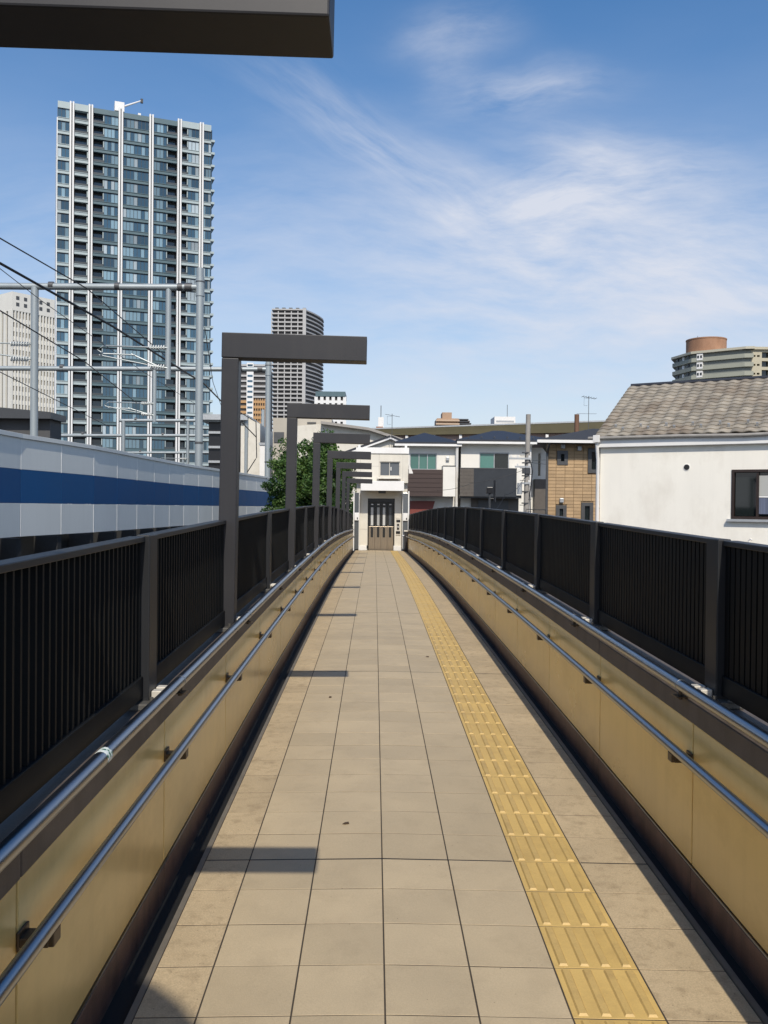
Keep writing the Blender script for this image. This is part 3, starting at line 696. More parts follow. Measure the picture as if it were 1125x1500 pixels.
b.add([(x0 - .45, -.5, zt + .12), (x1 + .3, -.5, zt + .12), (x1 + .3, 8, zt + .12), (x0 + 1.6, 8, zt + .12), (x0 + 2.3, 3, zt + .80), (x1 + .3, 3, zt + .80), (x0 - .45, -.5, zt + .04), (x1 + .3, -.5, zt + .04), (x1 + .3, 8, zt + .04), (x0 + 1.6, 8, zt + .04)],
      [(0, 1, 5, 4), (1, 2, 5), (2, 3, 4, 5), (3, 0, 4), (6, 7, 1, 0), (9, 6, 0, 3), (7, 8, 2, 1), (8, 9, 3, 2), (9, 8, 7, 6)])
rC = b.build('roof', M('grey_slate', (.040, .039, .038), .7, var=.2, scale=8), hC)
b = MB(); b.box(x0 - .47, x1, -.58, -.49, zt - .0, zt + .10); b.build('gutter', m_white, rC)
b = MB(); b.tube([(x0 - .02, -.5, zt + .02), (x0 - .02, -.07, zt - .35), (x0 - .02, -.07, .2)], .045, 10); b.build('downpipe', m_wfr, hC, smooth=True)
for px, py in ((824, 654), (848, 657), (822, 733)):
    p = at(px, py, D2); b = MB(); b.box(p.x - .07, p.x + .07, -.13, -.001, p.z - .08, p.z + .08); b.build('vent_hood', m_wal, hC, bevel=.02)

# house D: white stucco with a weathered tiled roof
A = at(879, 700, 22.0); Bp = at(1125, 700, 19.9)
dirv = Vector((Bp.x - A.x, Bp.y - A.y, 0)); ang = math.atan2(dirv.y, dirv.x); dirv.normalize()
hD = thing('stucco_house', 'white stucco house with weathered grey-brown tiled roof', 'house', (A.x, A.y, 0), ang)
def onD(px, py, yoff=0.0):
    """local x, z on the house's front plane (yoff behind it) for a pixel"""
    v = ray(px, py); n = Vector((-dirv.y, dirv.x, 0)); o = Vector((A.x, A.y, 0)) + n * yoff
    tt = (o - Vector((0, 0, EZ))).dot(n) / v.dot(n); p = Vector((0, 0, EZ)) + v * tt
    return (p - Vector((A.x, A.y, 0))).dot(dirv), p.z
WD = 7.5
_, zE = onD(879, 656)
wx0, wz1 = onD(1072, 688); _, wz0 = onD(1072, 760); wx1 = wx0 + 1.12
vx, vz = onD(1006, 684.5)
b = MB(); b.wall(0, WD, 0, zE, 0, .2, [(wx0, wx1, wz0, wz1)]); b.box(0, .2, .2, 6.5, 0, zE); b.box(WD - .2, WD, .2, 6.5, 0, zE); b.box(0, WD, .8, .9, 0, zE)
wD = b.build('wall', m_stucco, hD)
b = MB(); b.box(-.05, WD, -.13, .05, zE + .002, zE + .22); b.build('eave_board', m_white, hD, bevel=.01)
wt = window(hD, wx0, wx1, wz0, wz1, -.02, m_wbr, [g_dark, g_dark], .06, m_wal, .16)
b = MB(); b.box(wx0 + .14, wx0 + .30, .20, .24, wz0 + .1, wz1 - .22); b.build('curtain', m_curt, wt)
xm = (wx0 + wx1) / 2
b = MB(); b.box(xm + .03, wx1 - .09, .045, .06, wz1 - .60, wz1 - .14); b.build('blind', m_blind, wt)
b = MB(); b.box(xm + .03, wx1 - .20, .05, .06, wz0 + .12, wz1 - .62); b.build('curtain', m_blue, wt)
b = MB(); b.box(xm + .03, wx1 - .09, .04, .065, wz1 - .64, wz1 - .605); b.build('blind_rail', m_white, wt)
b = MB(); b.tube([(vx, -.012, vz), (vx, .01, vz)], .078, 24); b.build('vent_ring', m_white, hD, smooth=True)
b = MB(); b.tube([(vx, -.016, vz), (vx, .0, vz)], .066, 24); b.build('vent_hole', m_rubber, hD, smooth=True)
b = MB(); px_, pz_ = onD(1098, 795); b.tube([(px_, -.10, pz_ - 1.2), (px_, -.10, pz_ + .05), (px_ + .03, -.10, pz_ + .09), (px_ + .07, -.10, pz_ + .07)], .02, 10); b.build('vent_pipe', m_pipe, hD, smooth=True)
b = MB(); b.tube([(-.04, -.16, zE + .18), (-.04, -.12, zE - .05), (-.04, -.06, zE - .3), (-.04, -.06, .3)], .045, 10); dp = b.build('downpipe', m_pipe, hD, smooth=True)
b = MB(); b.box(-.12, .05, -.24, -.08, zE + .12, zE + .30); b.build('hopper', m_pipe, dp, bevel=.01)
# roof: pitched plane carrying each tile
_, zr = onD(937, 566, 2.75)
ev = Vector((0, -.15, zE + .26)); run = 2.75 + .15; rise = zr - ev.z; pit = math.atan2(rise, run); sl_len = math.hypot(run, rise)
b = MB(); b.add([(-.10, ev.y, ev.z), (WD + .3, ev.y, ev.z), (WD + .3, 2.75, zr), (-.10, 2.75, zr), (WD + .3, 5.8, ev.z), (-.10, 5.8, ev.z),
                 (-.10, ev.y, ev.z - .05), (WD + .3, ev.y, ev.z - .05), (WD + .3, 5.8, ev.z - .05), (-.10, 5.8, ev.z - .05)],
                [(0, 1, 2, 3), (3, 2, 4, 5), (6, 7, 1, 0), (8, 9, 5, 4), (9, 8, 7, 6), (6, 0, 3, 5, 9), (1, 7, 8, 4, 2)])
m_und = M('roof_underlay', (.07, .055, .042), .9, var=.2)
rD = b.build('roof', m_und, hD)
m_rt = M('weathered_tile', (.285, .25, .195), .85, var=.20, scale=5, fine=.10, objr=.22, stain=(.15, .095, .055), stain_amt=.75, stain_scale=.7, bump=.2)
tw, tl = .292, .205
prof = [(0, .007), (.05, .024), (.10, .030), (.15, .023), (.20, .007), (.25, .0), (.292, .006)]
def tile_geo(mb, tx=0, ty=0):
    vv = []; n = len(prof)
    for yy, up in ((-.03, .022), (tl, .0)):
        for x, h in prof: vv.append((tx + x, ty + yy, h + up))
    for x, h in prof: vv.append((tx + x, ty - .03, max(h + .022 - .024, 0)))
    ff = [(i, i + 1, n + i + 1, n + i) for i in range(n - 1)] + [(2 * n + i, 2 * n + i + 1, i + 1, i) for i in range(n - 1)]
    mb.add(vv, ff)
tmb = MB(); tile_geo(tmb); rt_me = tmb.mesh('roof_tile')
nr = int(sl_len / tl) + 1; nc = int((WD + .5) / tw); rest = MB(); cnt = 0
rot = Matrix.Translation(ev) @ Matrix.Rotation(pit, 4, 'X')
for r in range(nr):
    for c in range(nc):
        lx = -.10 + c * tw; ly = r * tl
        if ly > sl_len - .05: continue
        if c < 16 and cnt < 300:
            o = link('tile', rt_me, m_rt, rD)
            o.matrix_local = rot @ Matrix.Translation((lx, ly + random.uniform(-.008, .008), .012)) @ Matrix.Rotation(random.uniform(-.012, .012), 4, 'Z') @ Matrix.Rotation(random.uniform(-.012, .012), 4, 'X'); cnt += 1
        else:
            tile_geo(rest, lx, ly)
o = rest.build('distant_tiles', m_rt, rD); o.matrix_local = rot @ Matrix.Translation((0, 0, .012)); tag(o, kind='stuff')
b = MB(); b.tube([(-.06, 2.75, zr + .03), (WD + .3, 2.75, zr + .03)], .055, 10); b.build('ridge', m_roof, rD, smooth=True)
for c in range(9):
    for k in (0, 1):
        b = MB(); lx = .3 + c * .62 + k * .22; ly = .42 - k * .16
        b.box(lx, lx + .05, ly, ly + .04, .03, .12); o = b.build('snow_guard', m_wal, rD); o.matrix_local = rot
b = MB(); b.tube([(-.25, -.19, zE + .23), (2.0, -.19, zE + .225), (3.4, -.19, zE + .20), (5.0, -.19, zE + .235), (WD + .3, -.19, zE + .24)], .042, 10)
b.build('gutter', M('grey_gutter', (.30, .28, .25), .5, var=.2, scale=4), rD, smooth=True)

# a second white lamp globe over the fence
p = at(658, 748, 40)
t = thing('dome_cap', 'small white dome cap peeping over right fence below brown balcony', 'vent cap', (p.x, 40, 0))
b = MB(); b.tube([(0, 0, 0), (0, 0, p.z - .14)], .05, 8); b.build('stem', m_pipe, t)
b = MB(); b.tube([(0, 0, p.z - .14), (0, 0, p.z - .08), (0, 0, p.z), (0, 0, p.z + .05)], .34, 14, r1=.08); b.build('cap', m_white, t, smooth=True)

# ------------------------------------------------------------------ utility pole and wires on the right
m_cpole = M('pole_concrete', (.30, .28, .25), .8, var=.12, scale=3, stain=(.14, .12, .1), stain_amt=.4)
m_wire = M('cable', (.012, .012, .013), .5)
DP = 47.0
p = at(774, 607, DP); q = at(769, 760, DP)
up = thing('utility_pole', 'grey concrete utility pole carrying cables before the charcoal balcony house', 'utility pole', (q.x, DP, 0))
b = MB(); b.tube([(0, 0, 0), (p.x - q.x, 0, p.z)], .185, 14, r1=.125); b.build('shaft', m_cpole, up, smooth=True)
for py, ln in ((672, .9), (684, .6), (708, .35)):
    zz = at(770, py, DP).z; b = MB(); b.box(-ln if py < 690 else -.3, .25, -.2, -.14, zz - .05, zz + .05); arm = b.build('cross_arm', m_wal, up)
    for k in (-.8, -.45, .15):
        if abs(k) > ln: continue
        b = MB(); b.tube([(k * 1.0, -.17, zz + .05), (k, -.17, zz + .17)], .04, 8); b.build('insulator', m_white, arm, smooth=True)
for py in range(668, 760, 9):
    zz = at(770, py, DP).z; s = 1 if py % 2 else -1
    b = MB(); b.tube([(0, -.1, zz), (s * .32, -.16, zz)], .018, 6); b.build('step_bolt', m_wfr, up)
b = MB(); b.tube([(-.34, -.2, at(770, 716, DP).z - .3), (-.34, -.2, at(770, 716, DP).z + .3)], .13, 12); b.build('transformer', m_wal, up, smooth=True)
for k, py in enumerate((663, 678, 697, 720, 737)):
    zz = at(770, py, DP).z; b = MB(); b.tube([(0, 0, zz - .03), (0, 0, zz + .03)], .20, 12); b.build('band', m_wfr, up, smooth=True)
b = MB(); zz = at(770, 690, DP).z; b.tube([(.2, -.15, zz + .6), (.34, -.2, zz), (.22, -.15, zz - 1.2), (.26, -.15, zz - 2.4)], .03, 6); b.build('riser_cable', m_wire, up)
b = MB(); b.box(-.22, .22, -.26, -.17, at(770, 690, DP).z - .15, at(770, 690, DP).z + .15); b.build('cable_box', m_dark, up)
def wire(label, pts, r=.02, group=None, name='cable', sag=.0, cat='cable'):
    path = []
    for i in range(len(pts) - 1):
        a, c = Vector(pts[i]), Vector(pts[i + 1])
        for k in range(8): 
            t = k / 8; path.append(a.lerp(c, t) - Vector((0, 0, sag * 4 * t * (1 - t))))
    path.append(Vector(pts[-1]))
    b = MB(); b.tube(path, r, 6); o = b.build(name, m_wire); return tag(o, label, cat, group)
G = 'cables at the utility pole'
wire('thin black cable crossing the tan brick wall near its top', [at(771, 674, DP - .2), at(884, 650, 30.2)], .010, G, sag=.2)
wire('thin black cable crossing the tan brick wall at window height', [at(771, 676, DP - .2), at(884, 681, 30.2)], .010, G, sag=.1)
wire('thick black cable low across the tan brick wall', [at(771, 746, DP - .2), at(884, 744, 30.2)], .022, G, sag=.05)
wire('thin black cable hanging in front of the charcoal balcony', [at(768, 700, DP - .2), at(740, 724, 45), at(718, 748, 44)], .012, G, sag=.25)
wire('thin black cable running left from pole past brown balcony', [at(768, 688, DP - .2), at(690, 708, 46), at(640, 718, 45.5)], .012, G, sag=.1)
t = thing('signal_post', 'short black post with signal lamps in front of the charcoal balcony', 'signal', (at(717, 740, 43).x, 43, 0))
zz = at(717, 720, 43).z
b = MB(); b.tube([(0, 0, 0), (0, 0, zz)], .05, 8); b.build('post', m_dark, t)
b = MB(); b.box(-.16, .16, -.12, .12, zz - .1, zz + .22); b.build('lamp_box', m_black, t, bevel=.03)
b = MB(); b.tube([(.25, 0, zz - .5), (.25, 0, zz + .55)], .06, 8); b.build('side_post', m_black, t)
b = MB(); b.tube([(0, 0, zz - .35), (.25, 0, zz - .35)], .03, 6); b.build('arm', m_black, t)

# antennas
def antenna(px, py_top, py_bot, d, label, k_=1.0):
    p = at(px, py_bot, d); q = at(px, py_top, d); h = q.z - p.z
    t = thing('tv_antenna', label, 'antenna', (p.x, d, p.z), group='television antennas')
    m = m_wfr
    b = MB(); b.tube([(0, 0, -.6), (0, 0, h)], .022 * k_, 6); b.build('mast', m, t)
    b = MB(); b.tube([(-.5 * k_, 0, h * .98), (.55 * k_, 0, h * .9)], .014 * k_, 5); bo = b.build('boom', m, t)
    for k in range(6):
        x = (-.45 + k * .19) * k_; b = MB(); zz = h * (.98 - .08 * (k / 6)); b.tube([(x, -.22, zz), (x, .22, zz + .0)], .008, 4); b.build('element', m, bo)
    b = MB(); b.tube([(-.9 * k_, 0, h * .38), (.6 * k_, 0, h * .38)], .012 * k_, 5); b.build('boom', m, t)
    b = MB(); b.tube([(-.1 * k_, 0, h * .66), (-.35 * k_, 0, h * .66), (-.35 * k_, 0, h * .92), (.0, 0, h * .92)], .012 * k_, 5); b.build('loop', m, t)
    return t
antenna(862, 580, 622, 33, 'television antenna above the brick house roof', .5)
antenna(574, 606, 652, 64, 'television antenna above the cream gable behind the lift')
b = MB(); p = at(845, 607, 60); q = at(848, 640, 60); b.tube([(p.x, 60, 0), (p.x, 60, p.z)], .16, 10)
o = b.build('wooden_pole', M('rusty_wood', (.16, .085, .05), .8), smooth=True); tag(o, 'short rust-brown pole left of the antenna by olive roof', 'pole')

# ------------------------------------------------------------------ low buildings beyond the houses
m_olive = M('olive_fascia', (.105, .090, .046), .6, var=.10, scale=.6)
m_pink = M('pinkish_wall', (.33, .235, .20), .8, var=.08, scale=.5)
DO = 105.0
t = thing('long_hall', 'long low hall with olive roof edge and pinkish wall behind houses', 'building', (0, DO, 0))
a = at(540, 629, DO); c = at(905, 617, DO - 6)
b = MB()
b.add([(a.x, 0, a.z), (c.x, -6, c.z), (c.x, -5.9, c.z - 1.2), (a.x, .1, a.z - .72), (a.x, 20, a.z + .1), (c.x, 14, c.z + .1), (c.x, -5.2, c.z - 1.24), (a.x, .8, a.z - .76)], [(3, 2, 1, 0), (0, 1, 5, 4), (7, 6, 2, 3)])
b.build('roof', m_olive, t)
b = MB(); b.add([(a.x, -.03, a.z), (c.x, -6.03, c.z), (c.x, -6.03, c.z + .16), (a.x, -.03, a.z + .16), (c.x, -5.8, c.z + .16), (a.x, .2, a.z + .16)], [(0, 1, 2, 3), (3, 2, 4, 5)]); b.build('roof_edge', m_wal, t)
b = MB(); b.add([(a.x, .7, 0), (c.x, -5.3, 0), (c.x, -5.3, c.z - 1.23), (a.x, .7, a.z - .74)], [(0, 1, 2, 3)]); b.add([(a.x, 2.9, 0), (a.x, 20, 0), (a.x, 20, a.z), (a.x, 2.9, a.z - 1.1)], [(3, 2, 1, 0)]); b.build('wall', m_pink, t)
for px in (596, 636, 675, 716, 758, 802):
    p = at(px, 636, DO - (px - 540) / 365 * 6); b = MB(); b.box(p.x - .16, p.x + .16, p.y - DO + .2, p.y - DO + .6, 0, p.z); b.build('column', m_white, t)
# shrubs on the hall's terrace
def leaf_mass(mb, c, r, n, size, rnd, flat=1.0, mi=(0, 1)):
    for _ in range(n):
        while True:
            p = Vector((rnd.uniform(-1, 1), rnd.uniform(-1, 1), rnd.uniform(-1, 1)))
            if .25 < p.length < 1: break
        p = Vector(c) + Vector((p.x * r, p.y * r, p.z * r * flat))
        s = size * rnd.uniform(.6, 1.4)
        a = Vector((rnd.gauss(0, 1), rnd.gauss(0, 1), rnd.gauss(0, .7))).normalized(); bb = a.cross(Vector((rnd.gauss(0, 1), rnd.gauss(0, 1), rnd.gauss(0, 1)))).normalized()
        mb.add([p - a * s, p + bb * s * .45, p + a * s, p - bb * s * .45], [(0, 1, 2, 3)], rnd.choice(mi))
def leafmat(name, c):
    m, tt, b = new_mat(name); b.inputs['Base Color'].default_value = (*c, 1); b.inputs['Roughness'].default_value = .5
    try: b.inputs['Transmission Weight'].default_value = 0
    except Exception: pass
    tr = tt.nodes.new('ShaderNodeBsdfTranslucent'); tr.inputs[0].default_value = (c[0] * 1.3, c[1] * 1.4, c[2] * .8, 1); ms = tt.nodes.new('ShaderNodeMixShader'); ms.inputs[0].default_value = .3
    o = tt.nodes['Material Output']; tt.links.new(b.outputs[0], ms.inputs[1]); tt.links.new(tr.outputs[0], ms.inputs[2]); tt.links.new(ms.outputs[0], o.inputs[0])
    return m
lf = [leafmat('leaf_mid', (.060, .120, .026)), leafmat('leaf_dark', (.030, .070, .018)), leafmat('leaf_light', (.100, .170, .040))]
m_bark = M('bark', (.06, .045, .035), .9, var=.3, scale=10)
rnd = random.Random(3)
for px, lab in ((612, 'right-hand olive shrub before the long hall'), (598, 'left-hand olive shrub before the long hall')):
    p = at(px, 642, 100); t2 = thing('shrub', lab, 'shrub', (p.x, 100, 0), group='shrubs at the long hall')
    b = MB()
    for _ in range(7): leaf_mass(b, (rnd.uniform(-.6, .6), rnd.uniform(-.5, .5), p.z + rnd.uniform(-1.4, -.5)), .5, 70, .14, rnd, mi=(0, 2))
    b.build('foliage', lf, t2)
    b = MB(); b.tube([(0, 0, 0), (0, 0, p.z)], .15, 6, r1=.05); b.build('stem', m_bark, t2)
# far blocks on the skyline
def block(name, label, rects, d, m, cat='building', extra=None):
    t = thing(name, label, cat, (0, d, 0)); 
    for i, (r, dep, mm) in enumerate(rects):
        x0, x1, z0, z1 = rect(*r, d); b = MB(); b.box(x0, x1, .4 * i, dep, 0 if i == 0 else z0, z1); b.build('wall' if i == 0 else 'penthouse', mm or m, t)
    return t
m_tanb = M('tan_block', (.40, .27, .18), .8, var=.1, scale=.3); m_tanl = M('tan_band', (.50, .37, .26), .8)
t = block('apartment_block', 'small tan stepped apartment block on skyline above olive roof', [((640, 613, 672, 640), 14, None), ((648, 604, 662, 614), 8, None)], 330, m_tanb)
for k in range(2):
    x0, x1, z0, z1 = rect(638.5, 615 + 5 * k, 673, 617 + 5 * k, 329); b = MB(); b.box(x0, x1, -1.4, -.01, z0, z1); b.build('balcony_band', m_tanl, t)
for k in range(3):
    x0, x1, z0, z1 = rect(672, 614 + 3 * k, 686 + 2 * k, 615.5 + 3 * k, 331); b = MB(); b.box(x0, x1, 0, 10, z0, z1); b.build('terrace', m_dark, t)
x0, x1, z0, z1 = rect(672, 616, 688, 640, 332); b = MB(); b.box(x0, x1, 2, 14, 0, z1); b.build('side_wing', m_tanb, t)
t = block('rooftop_block', 'plain white rooftop block on skyline above the charcoal balcony house', [((724, 610.5, 755, 640), 10, None)], 300, m_white)
x0, x1, z0, z1 = rect(727, 616, 753, 618, 299.8); b = MB(); b.box(x0, x1, -.1, -.01, z0, z1); b.build('louvre_band', m_wal, t)
p = at(743, 610, 303); b = MB(); b.tube([(p.x, 3, p.z - 2), (p.x, 3, p.z + 4)], .1, 5); b.build('mast', m_wfr, t)
t = block('spired_block', 'small white stepped tower with lightning rod above the gable', [((547, 627, 566, 640), 6, None), ((554, 611, 562, 628), 4, None)], 260, m_white)
p = at(558, 611, 262); q = at(558, 594, 262); b = MB(); b.tube([(p.x, 2, p.z), (p.x, 2, q.z)], .12, 5); b.build('rod', m_wfr, t)
x0, x1, z0, z1 = rect(551, 625, 561, 629, 259.8); b = MB(); b.box(x0, x1, -.5, -.01, z0, z1); b.build('tiled_ledge', M('terracotta', (.33, .16, .1), .8), t)
# beige sports hall behind the tree
DG = 88.0
m_beige = M('beige_wall', (.44, .40, .33), .8, var=.06, scale=.4, stain=(.33, .29, .23), stain_amt=.3, stain_scale=.3)
t = thing('beige_hall', 'beige hall with shallow pitched roof behind the tree', 'building', (0, DG, 0))
x0, x1, z0, z1 = rect(399, 613, 486, 720, DG); b = MB(); b.box(x0, x1, 0, 20, 0, z1); b.build('wall', m_beige, t)
a, c, e = at(432, 624, DG - 4), at(540, 631, DG - 4), at(600, 651, DG - 4)
b = MB(); b.xprism([(a.x, 0), (e.x, 0), (e.x, e.z), (c.x, c.z), (at(470, 621, DG - 4).x, at(470, 621, DG - 4).z), (a.x, a.z)], -4, -.01); b.build('wing', m_cream, t)
b = MB(); p1 = at(470, 621, DG - 4.5); q1 = at(604, 651, DG - 4.5)
b.xprism([(p1.x, p1.z), (c.x, c.z), (q1.x, q1.z), (q1.x, q1.z + .25), (c.x, c.z + .25), (p1.x, p1.z + .25)], -4.8, 3); b.build('roof', M('grey_roof', (.30, .28, .25), .6), t)
x0, x1, z0, z1 = rect(450, 618.5, 463, 620.5, DG - .1); b = MB(); b.box(x0, x1, -.1, -.01, z0, z1); b.build('nameplate', m_dark, t)
x0, x1, z0, z1 = rect(401, 633, 416, 648, DG - .1); b = MB(); b.box(x0, x1, -.1, -.01, z0, z1); b.build('louvre', m_wfr, t)
# cream building and black frame left of the first frame's post
t = thing('cream_building', 'plain cream building with dark gantry beside the railway masts', 'building', (0, 96, 0))
x0, x1, z0, z1 = rect(352, 636, 381, 720, 96)
b = MB(); b.xprism([(x0, 0), (x1, 0), (x1, at(381, 621, 96).z), (at(356, 608, 96).x, at(356, 608, 96).z), (x0, at(350, 612, 96).z)], 0, 14); b.build('wall', m_cream, t)
x0, x1, z0, z1 = rect(304, 616, 350, 712, 96); b = MB(); b.box(x0, x1, .5, 14, 0, z1); b.build('dark_wing', m_black, t)
b = MB(); b.box(x0 - 1, x1 + 1, -.6, 14, z1 + .01, z1 + .6); b.build('flat_roof', m_wal, t)
for k in range(4):
    zz = z0 + (z1 - z0) * (k + .6) / 4.5; b = MB(); b.box(x0, x1, .2, .49, zz, zz + .25); b.build('beam', m_wal, t)
x0, x1, z0, z1 = rect(380, 652, 388, 720, 90); t3 = thing('white_building', 'narrow white building edge beside the tree', 'building', (0, 90, 0))
b = MB(); b.box(x0, x1, 0, 5, 0, z1); b.build('wall', m_white, t3); b = MB(); b.box(x0 - .1, x1 + .1, -.1, 5.1, z1 + .005, z1 + .25); b.build('coping', m_wal, t3)
# dark flat-roofed station roof at the left edge
t = thing('station_roof', 'dark flat station roof behind the barrier at left edge', 'building', (0, 78, 0))
x0, x1, z0, z1 = rect(-220, 596, 74, 610, 78); b = MB(); b.xprism([(x0, z0), (x1, z0), (x1, z1 - .45), (x0, z1 + 1.0)], 0, 4); b.build('roof', m_dark, t)
b = MB(); b.box(x0, x1 - .4, 1.0, 3.8, 0, z0 - .005); b.build('wall', M('station_wall', (.07, .07, .07), .7), t)
for k in range(5):
    xx = x1 - 2 - k * 3.4; b = MB(); b.box(xx, xx + .3, .6, .99, 0, z0 - .006); b.build('column', m_frame, t)

# ------------------------------------------------------------------ tall buildings
def frame_of(pl, dl, pr, dr, py=650):
    a, c = at(pl, py, dl), at(pr, py, dr); v = Vector((c.x - a.x, c.y - a.y, 0)); return a, v.length, math.atan2(v.y, v.x)
m_twh = M('tower_white', (.74, .74, .72), .5, var=.03)
m_tlt = M('tower_spandrel_pale', (.37, .44, .445), .5, var=.05, scale=.4)
m_tdk = M('tower_spandrel_teal', (.085, .140, .158), .45, var=.06, scale=.4)
m_tco = M('tower_core', (.050, .056, .062), .6)
g_t1 = glass('tower_glass_blue', (.032, .080, .125), .05); g_t2 = glass('tower_glass_curtain', (.17, .27, .33), .18); g_t3 = glass('tower_glass_pale', (.32, .38, .41), .25)
m_mul = M('tower_mullion', (.05, .06, .065), .4)
a, W, an = frame_of(81.5, 216, 306, 229)
tower = thing('residential_tower', 'tall dark-glazed residential tower with white vertical ribs', 'tower', (a.x, a.y, 0), an)
top = at(83, 147, 216).z; FH = 3.2; NF = 31; base = top - 1.6 - NF * FH
b = MB(); b.box(.3, W - .3, 1.9, 27, 0, top - .3); b.build('core', m_tco, tower)
b = MB(); b.box(-.15, .05, 0, 27, 0, top - 4); b.build('side_rib', m_twh, tower)
fr = [0, .089, .2066, .3975, .596, .784, .933, 1.0]
xs = [f * W for f in fr]
pw = .52
for i in range(1, 7):
    x = xs[i]; ptop = top + (.6 if i in (3,) else .15)
    for k in (0, 1):
        xa = x - pw + k * (pw + .13); b = MB(); b.box(xa, xa + pw - .13, -.55, .6, 0, ptop); b.build('rib', m_twh, tower)
    b = MB(); b.box(x - .12, x + .12, -.45, .59, 0, ptop - .3); b.build('rib_groove', m_tco, tower)
tw_rnd = random.Random(11)
wcache = {}
def tower_window(w, var):
    k = (round(w, 2), var)
    if k in wcache: return wcache[k]
    rr = random.Random(var * 17 + int(w * 10)); b = MB(); n = max(3, round(w / .85))
    for i in range(n):
        x0 = i * w / n; mi = rr.choice([0, 0, 1, 1, 2]) if var else rr.choice([0, 0, 0, 1])
        b.box(x0 + .04, (i + 1) * w / n - .04, .06 + .03 * (i % 2), .12 + .03 * (i % 2), .04, FH - .98, mi)
    for i in range(n + 1): b.box(i * w / n - .05, i * w / n + .05, 0, .14, 0, FH - .94, 3)
    b.box(0, w, 0, .14, -.02, .05, 3); b.box(0, w, 0, .14, FH - .99, FH - .93, 3)
    wcache[k] = b.mesh('window'); return wcache[k]
sp_me = {}
def spm(i, x0, x1, dk):
    if i not in sp_me:
        b = MB(); b.box(x0, x1, 0, .9, .12, .80); b.box(x0, x1, -.12, 1.9, .802, .92); sp_me[i] = b.mesh('spandrel')
    return sp_me[i]
# for each bay: list of (start fraction, end fraction, 'w' window or 'b' balcony)
bays = [[(0, 1, 'w')], [(0, 1, 'b')], [(0, .44, 'b'), (.44, 1, 'w')], [(0, 1, 'w')], [(0, .56, 'w'), (.56, 1, 'b')], [(0, .38, 'b'), (.38, 1, 'w')], [(0, 1, 'w')]]
rail_me = {}
for fl in range(NF):
    z = base + fl * FH
    for i in range(7):
        x0 = xs[i] + (pw + .05 if i else .05); x1 = xs[i + 1] - (pw + .05 if i < 6 else 0)
        o = link('spandrel', spm(i, x0, x1, 0), m_tdk if i in (2, 3, 4) else m_tlt, tower); o.location = (0, 0, z)
        for j, (f0, f1, kk) in enumerate(bays[i]):
            xa, xb = x0 + (x1 - x0) * f0, x0 + (x1 - x0) * f1
            if kk == 'w':
                o = link('window', tower_window(xb - xa, tw_rnd.randint(0, 4)), [g_t1, g_t2, g_t3, m_mul], tower); o.location = (xa, .25, z + .93)
            else:
                k = (i, j)
                if k not in rail_me:
                    b = MB(); b.box(xa + .3, xb - .3, 1.75, 1.85, 1.0, FH - .35, 0); b.box(xa, xb, .05, .1, .93, 1.5, 1); b.box(xb - .25 if f0 == 0 else xa, xb if f0 == 0 else xa + .25, .3, 1.6, .93, FH - .02, 2); rail_me[k] = b.mesh('balcony')
                o = link('balcony', rail_me[k], [g_t1, m_mul, m_tlt], tower); o.location = (0, 0, z)
    b = None
sb = MB(); sb.box(W + .001, W + 1.0, .3, 14, 0, .55); sb_me = sb.mesh('side_slab'); sw2 = MB(); sw2.box(W - .28, W + .35, .6, 14, 0, FH - .6); sw_me = sw2.mesh('side_window')
for fl in range(NF):
    o = link('side_slab', sb_me, m_tlt, tower); o.location = (0, 0, base + fl * FH + .7)
    o = link('side_window', sw_me, g_t1, tower); o.location = (0, 0, base + fl * FH + 1.25)
for i in range(7):
    x0 = xs[i] + (pw + .05 if i else .05); x1 = xs[i + 1] - (pw + .05 if i < 6 else 0)
    b = MB(); b.box(x0, x1, 0, 1.2, base + NF * FH, top - (.35 if i in (2, 3, 4) else .0)); b.build('parapet', m_tdk if i in (2, 3, 4) else m_tlt, tower)
b = MB(); b.box(.05, W, 0, 1, 0, base - .01); b.build('podium', m_tlt, tower)
p0 = at(171, 157, 221)
cr = bpy.data.objects.new('gondola_crane', None); col.objects.link(cr); cr.parent = tower
xx = xs[3]
b = MB(); b.box(xx - 1.4, xx + .9, 1, 4, top + .3, top + 2.6); b.build('cabin', m_twh, cr)
b = MB(); b.tube([(xx + .5, 2, top + 1.8), (xx + 5.2, 2, top + 4.2)], .28, 8, r1=.16); b.build('jib', m_twh, cr)
b = MB(); b.box(xx + 4.9, xx + 5.5, 1.7, 2.3, top + 3.6, top + 4.6); b.build('hoist', m_dark, cr)
b = MB(); b.box(xx + 4.4, xx + 5.1, 3, 4, top - 1, top + 1.4); b.build('roof_unit', m_twh, tower)
b = MB(); b.box(xs[5] + .5, xs[5] + 4.4, 2, 5, top - .8, top + .5); b.build('roof_unit', m_wfr, tower)

# white ribbed office tower at the left edge
DW = 360.0
m_ow = M('office_white', (.72, .70, .63), .7, var=.04, scale=.2)
a, W, an = frame_of(17, DW, 84, DW + 16)
ofc = thing('office_tower', 'cream office tower of narrow vertical ribs behind the residential tower', 'tower', (a.x, a.y, 0), an)
zt = at(17, 427, DW).z
b = MB(); b.box(.3, W + 12, .6, 24, 0, zt - 1); b.build('core', M('office_dark', (.10, .10, .10), .5), ofc)
crn = MB(); crn.box(-.2, W + 12.2, -.2, 24.2, zt - 7.5, zt); crn.box(0, W + 12, .0, .61, 0, 10); crn.build('crown', m_ow, ofc)
for j in range(2):
    for k in range(5):
        b = MB(); xx = 1.5 + k * 3.4; b.box(xx, xx + 1.4, -.26, -.201, zt - 3.0 - j * 2.6, zt - 1.5 - j * 2.6); b.build('crown_opening', m_wfr, ofc)
n = 15
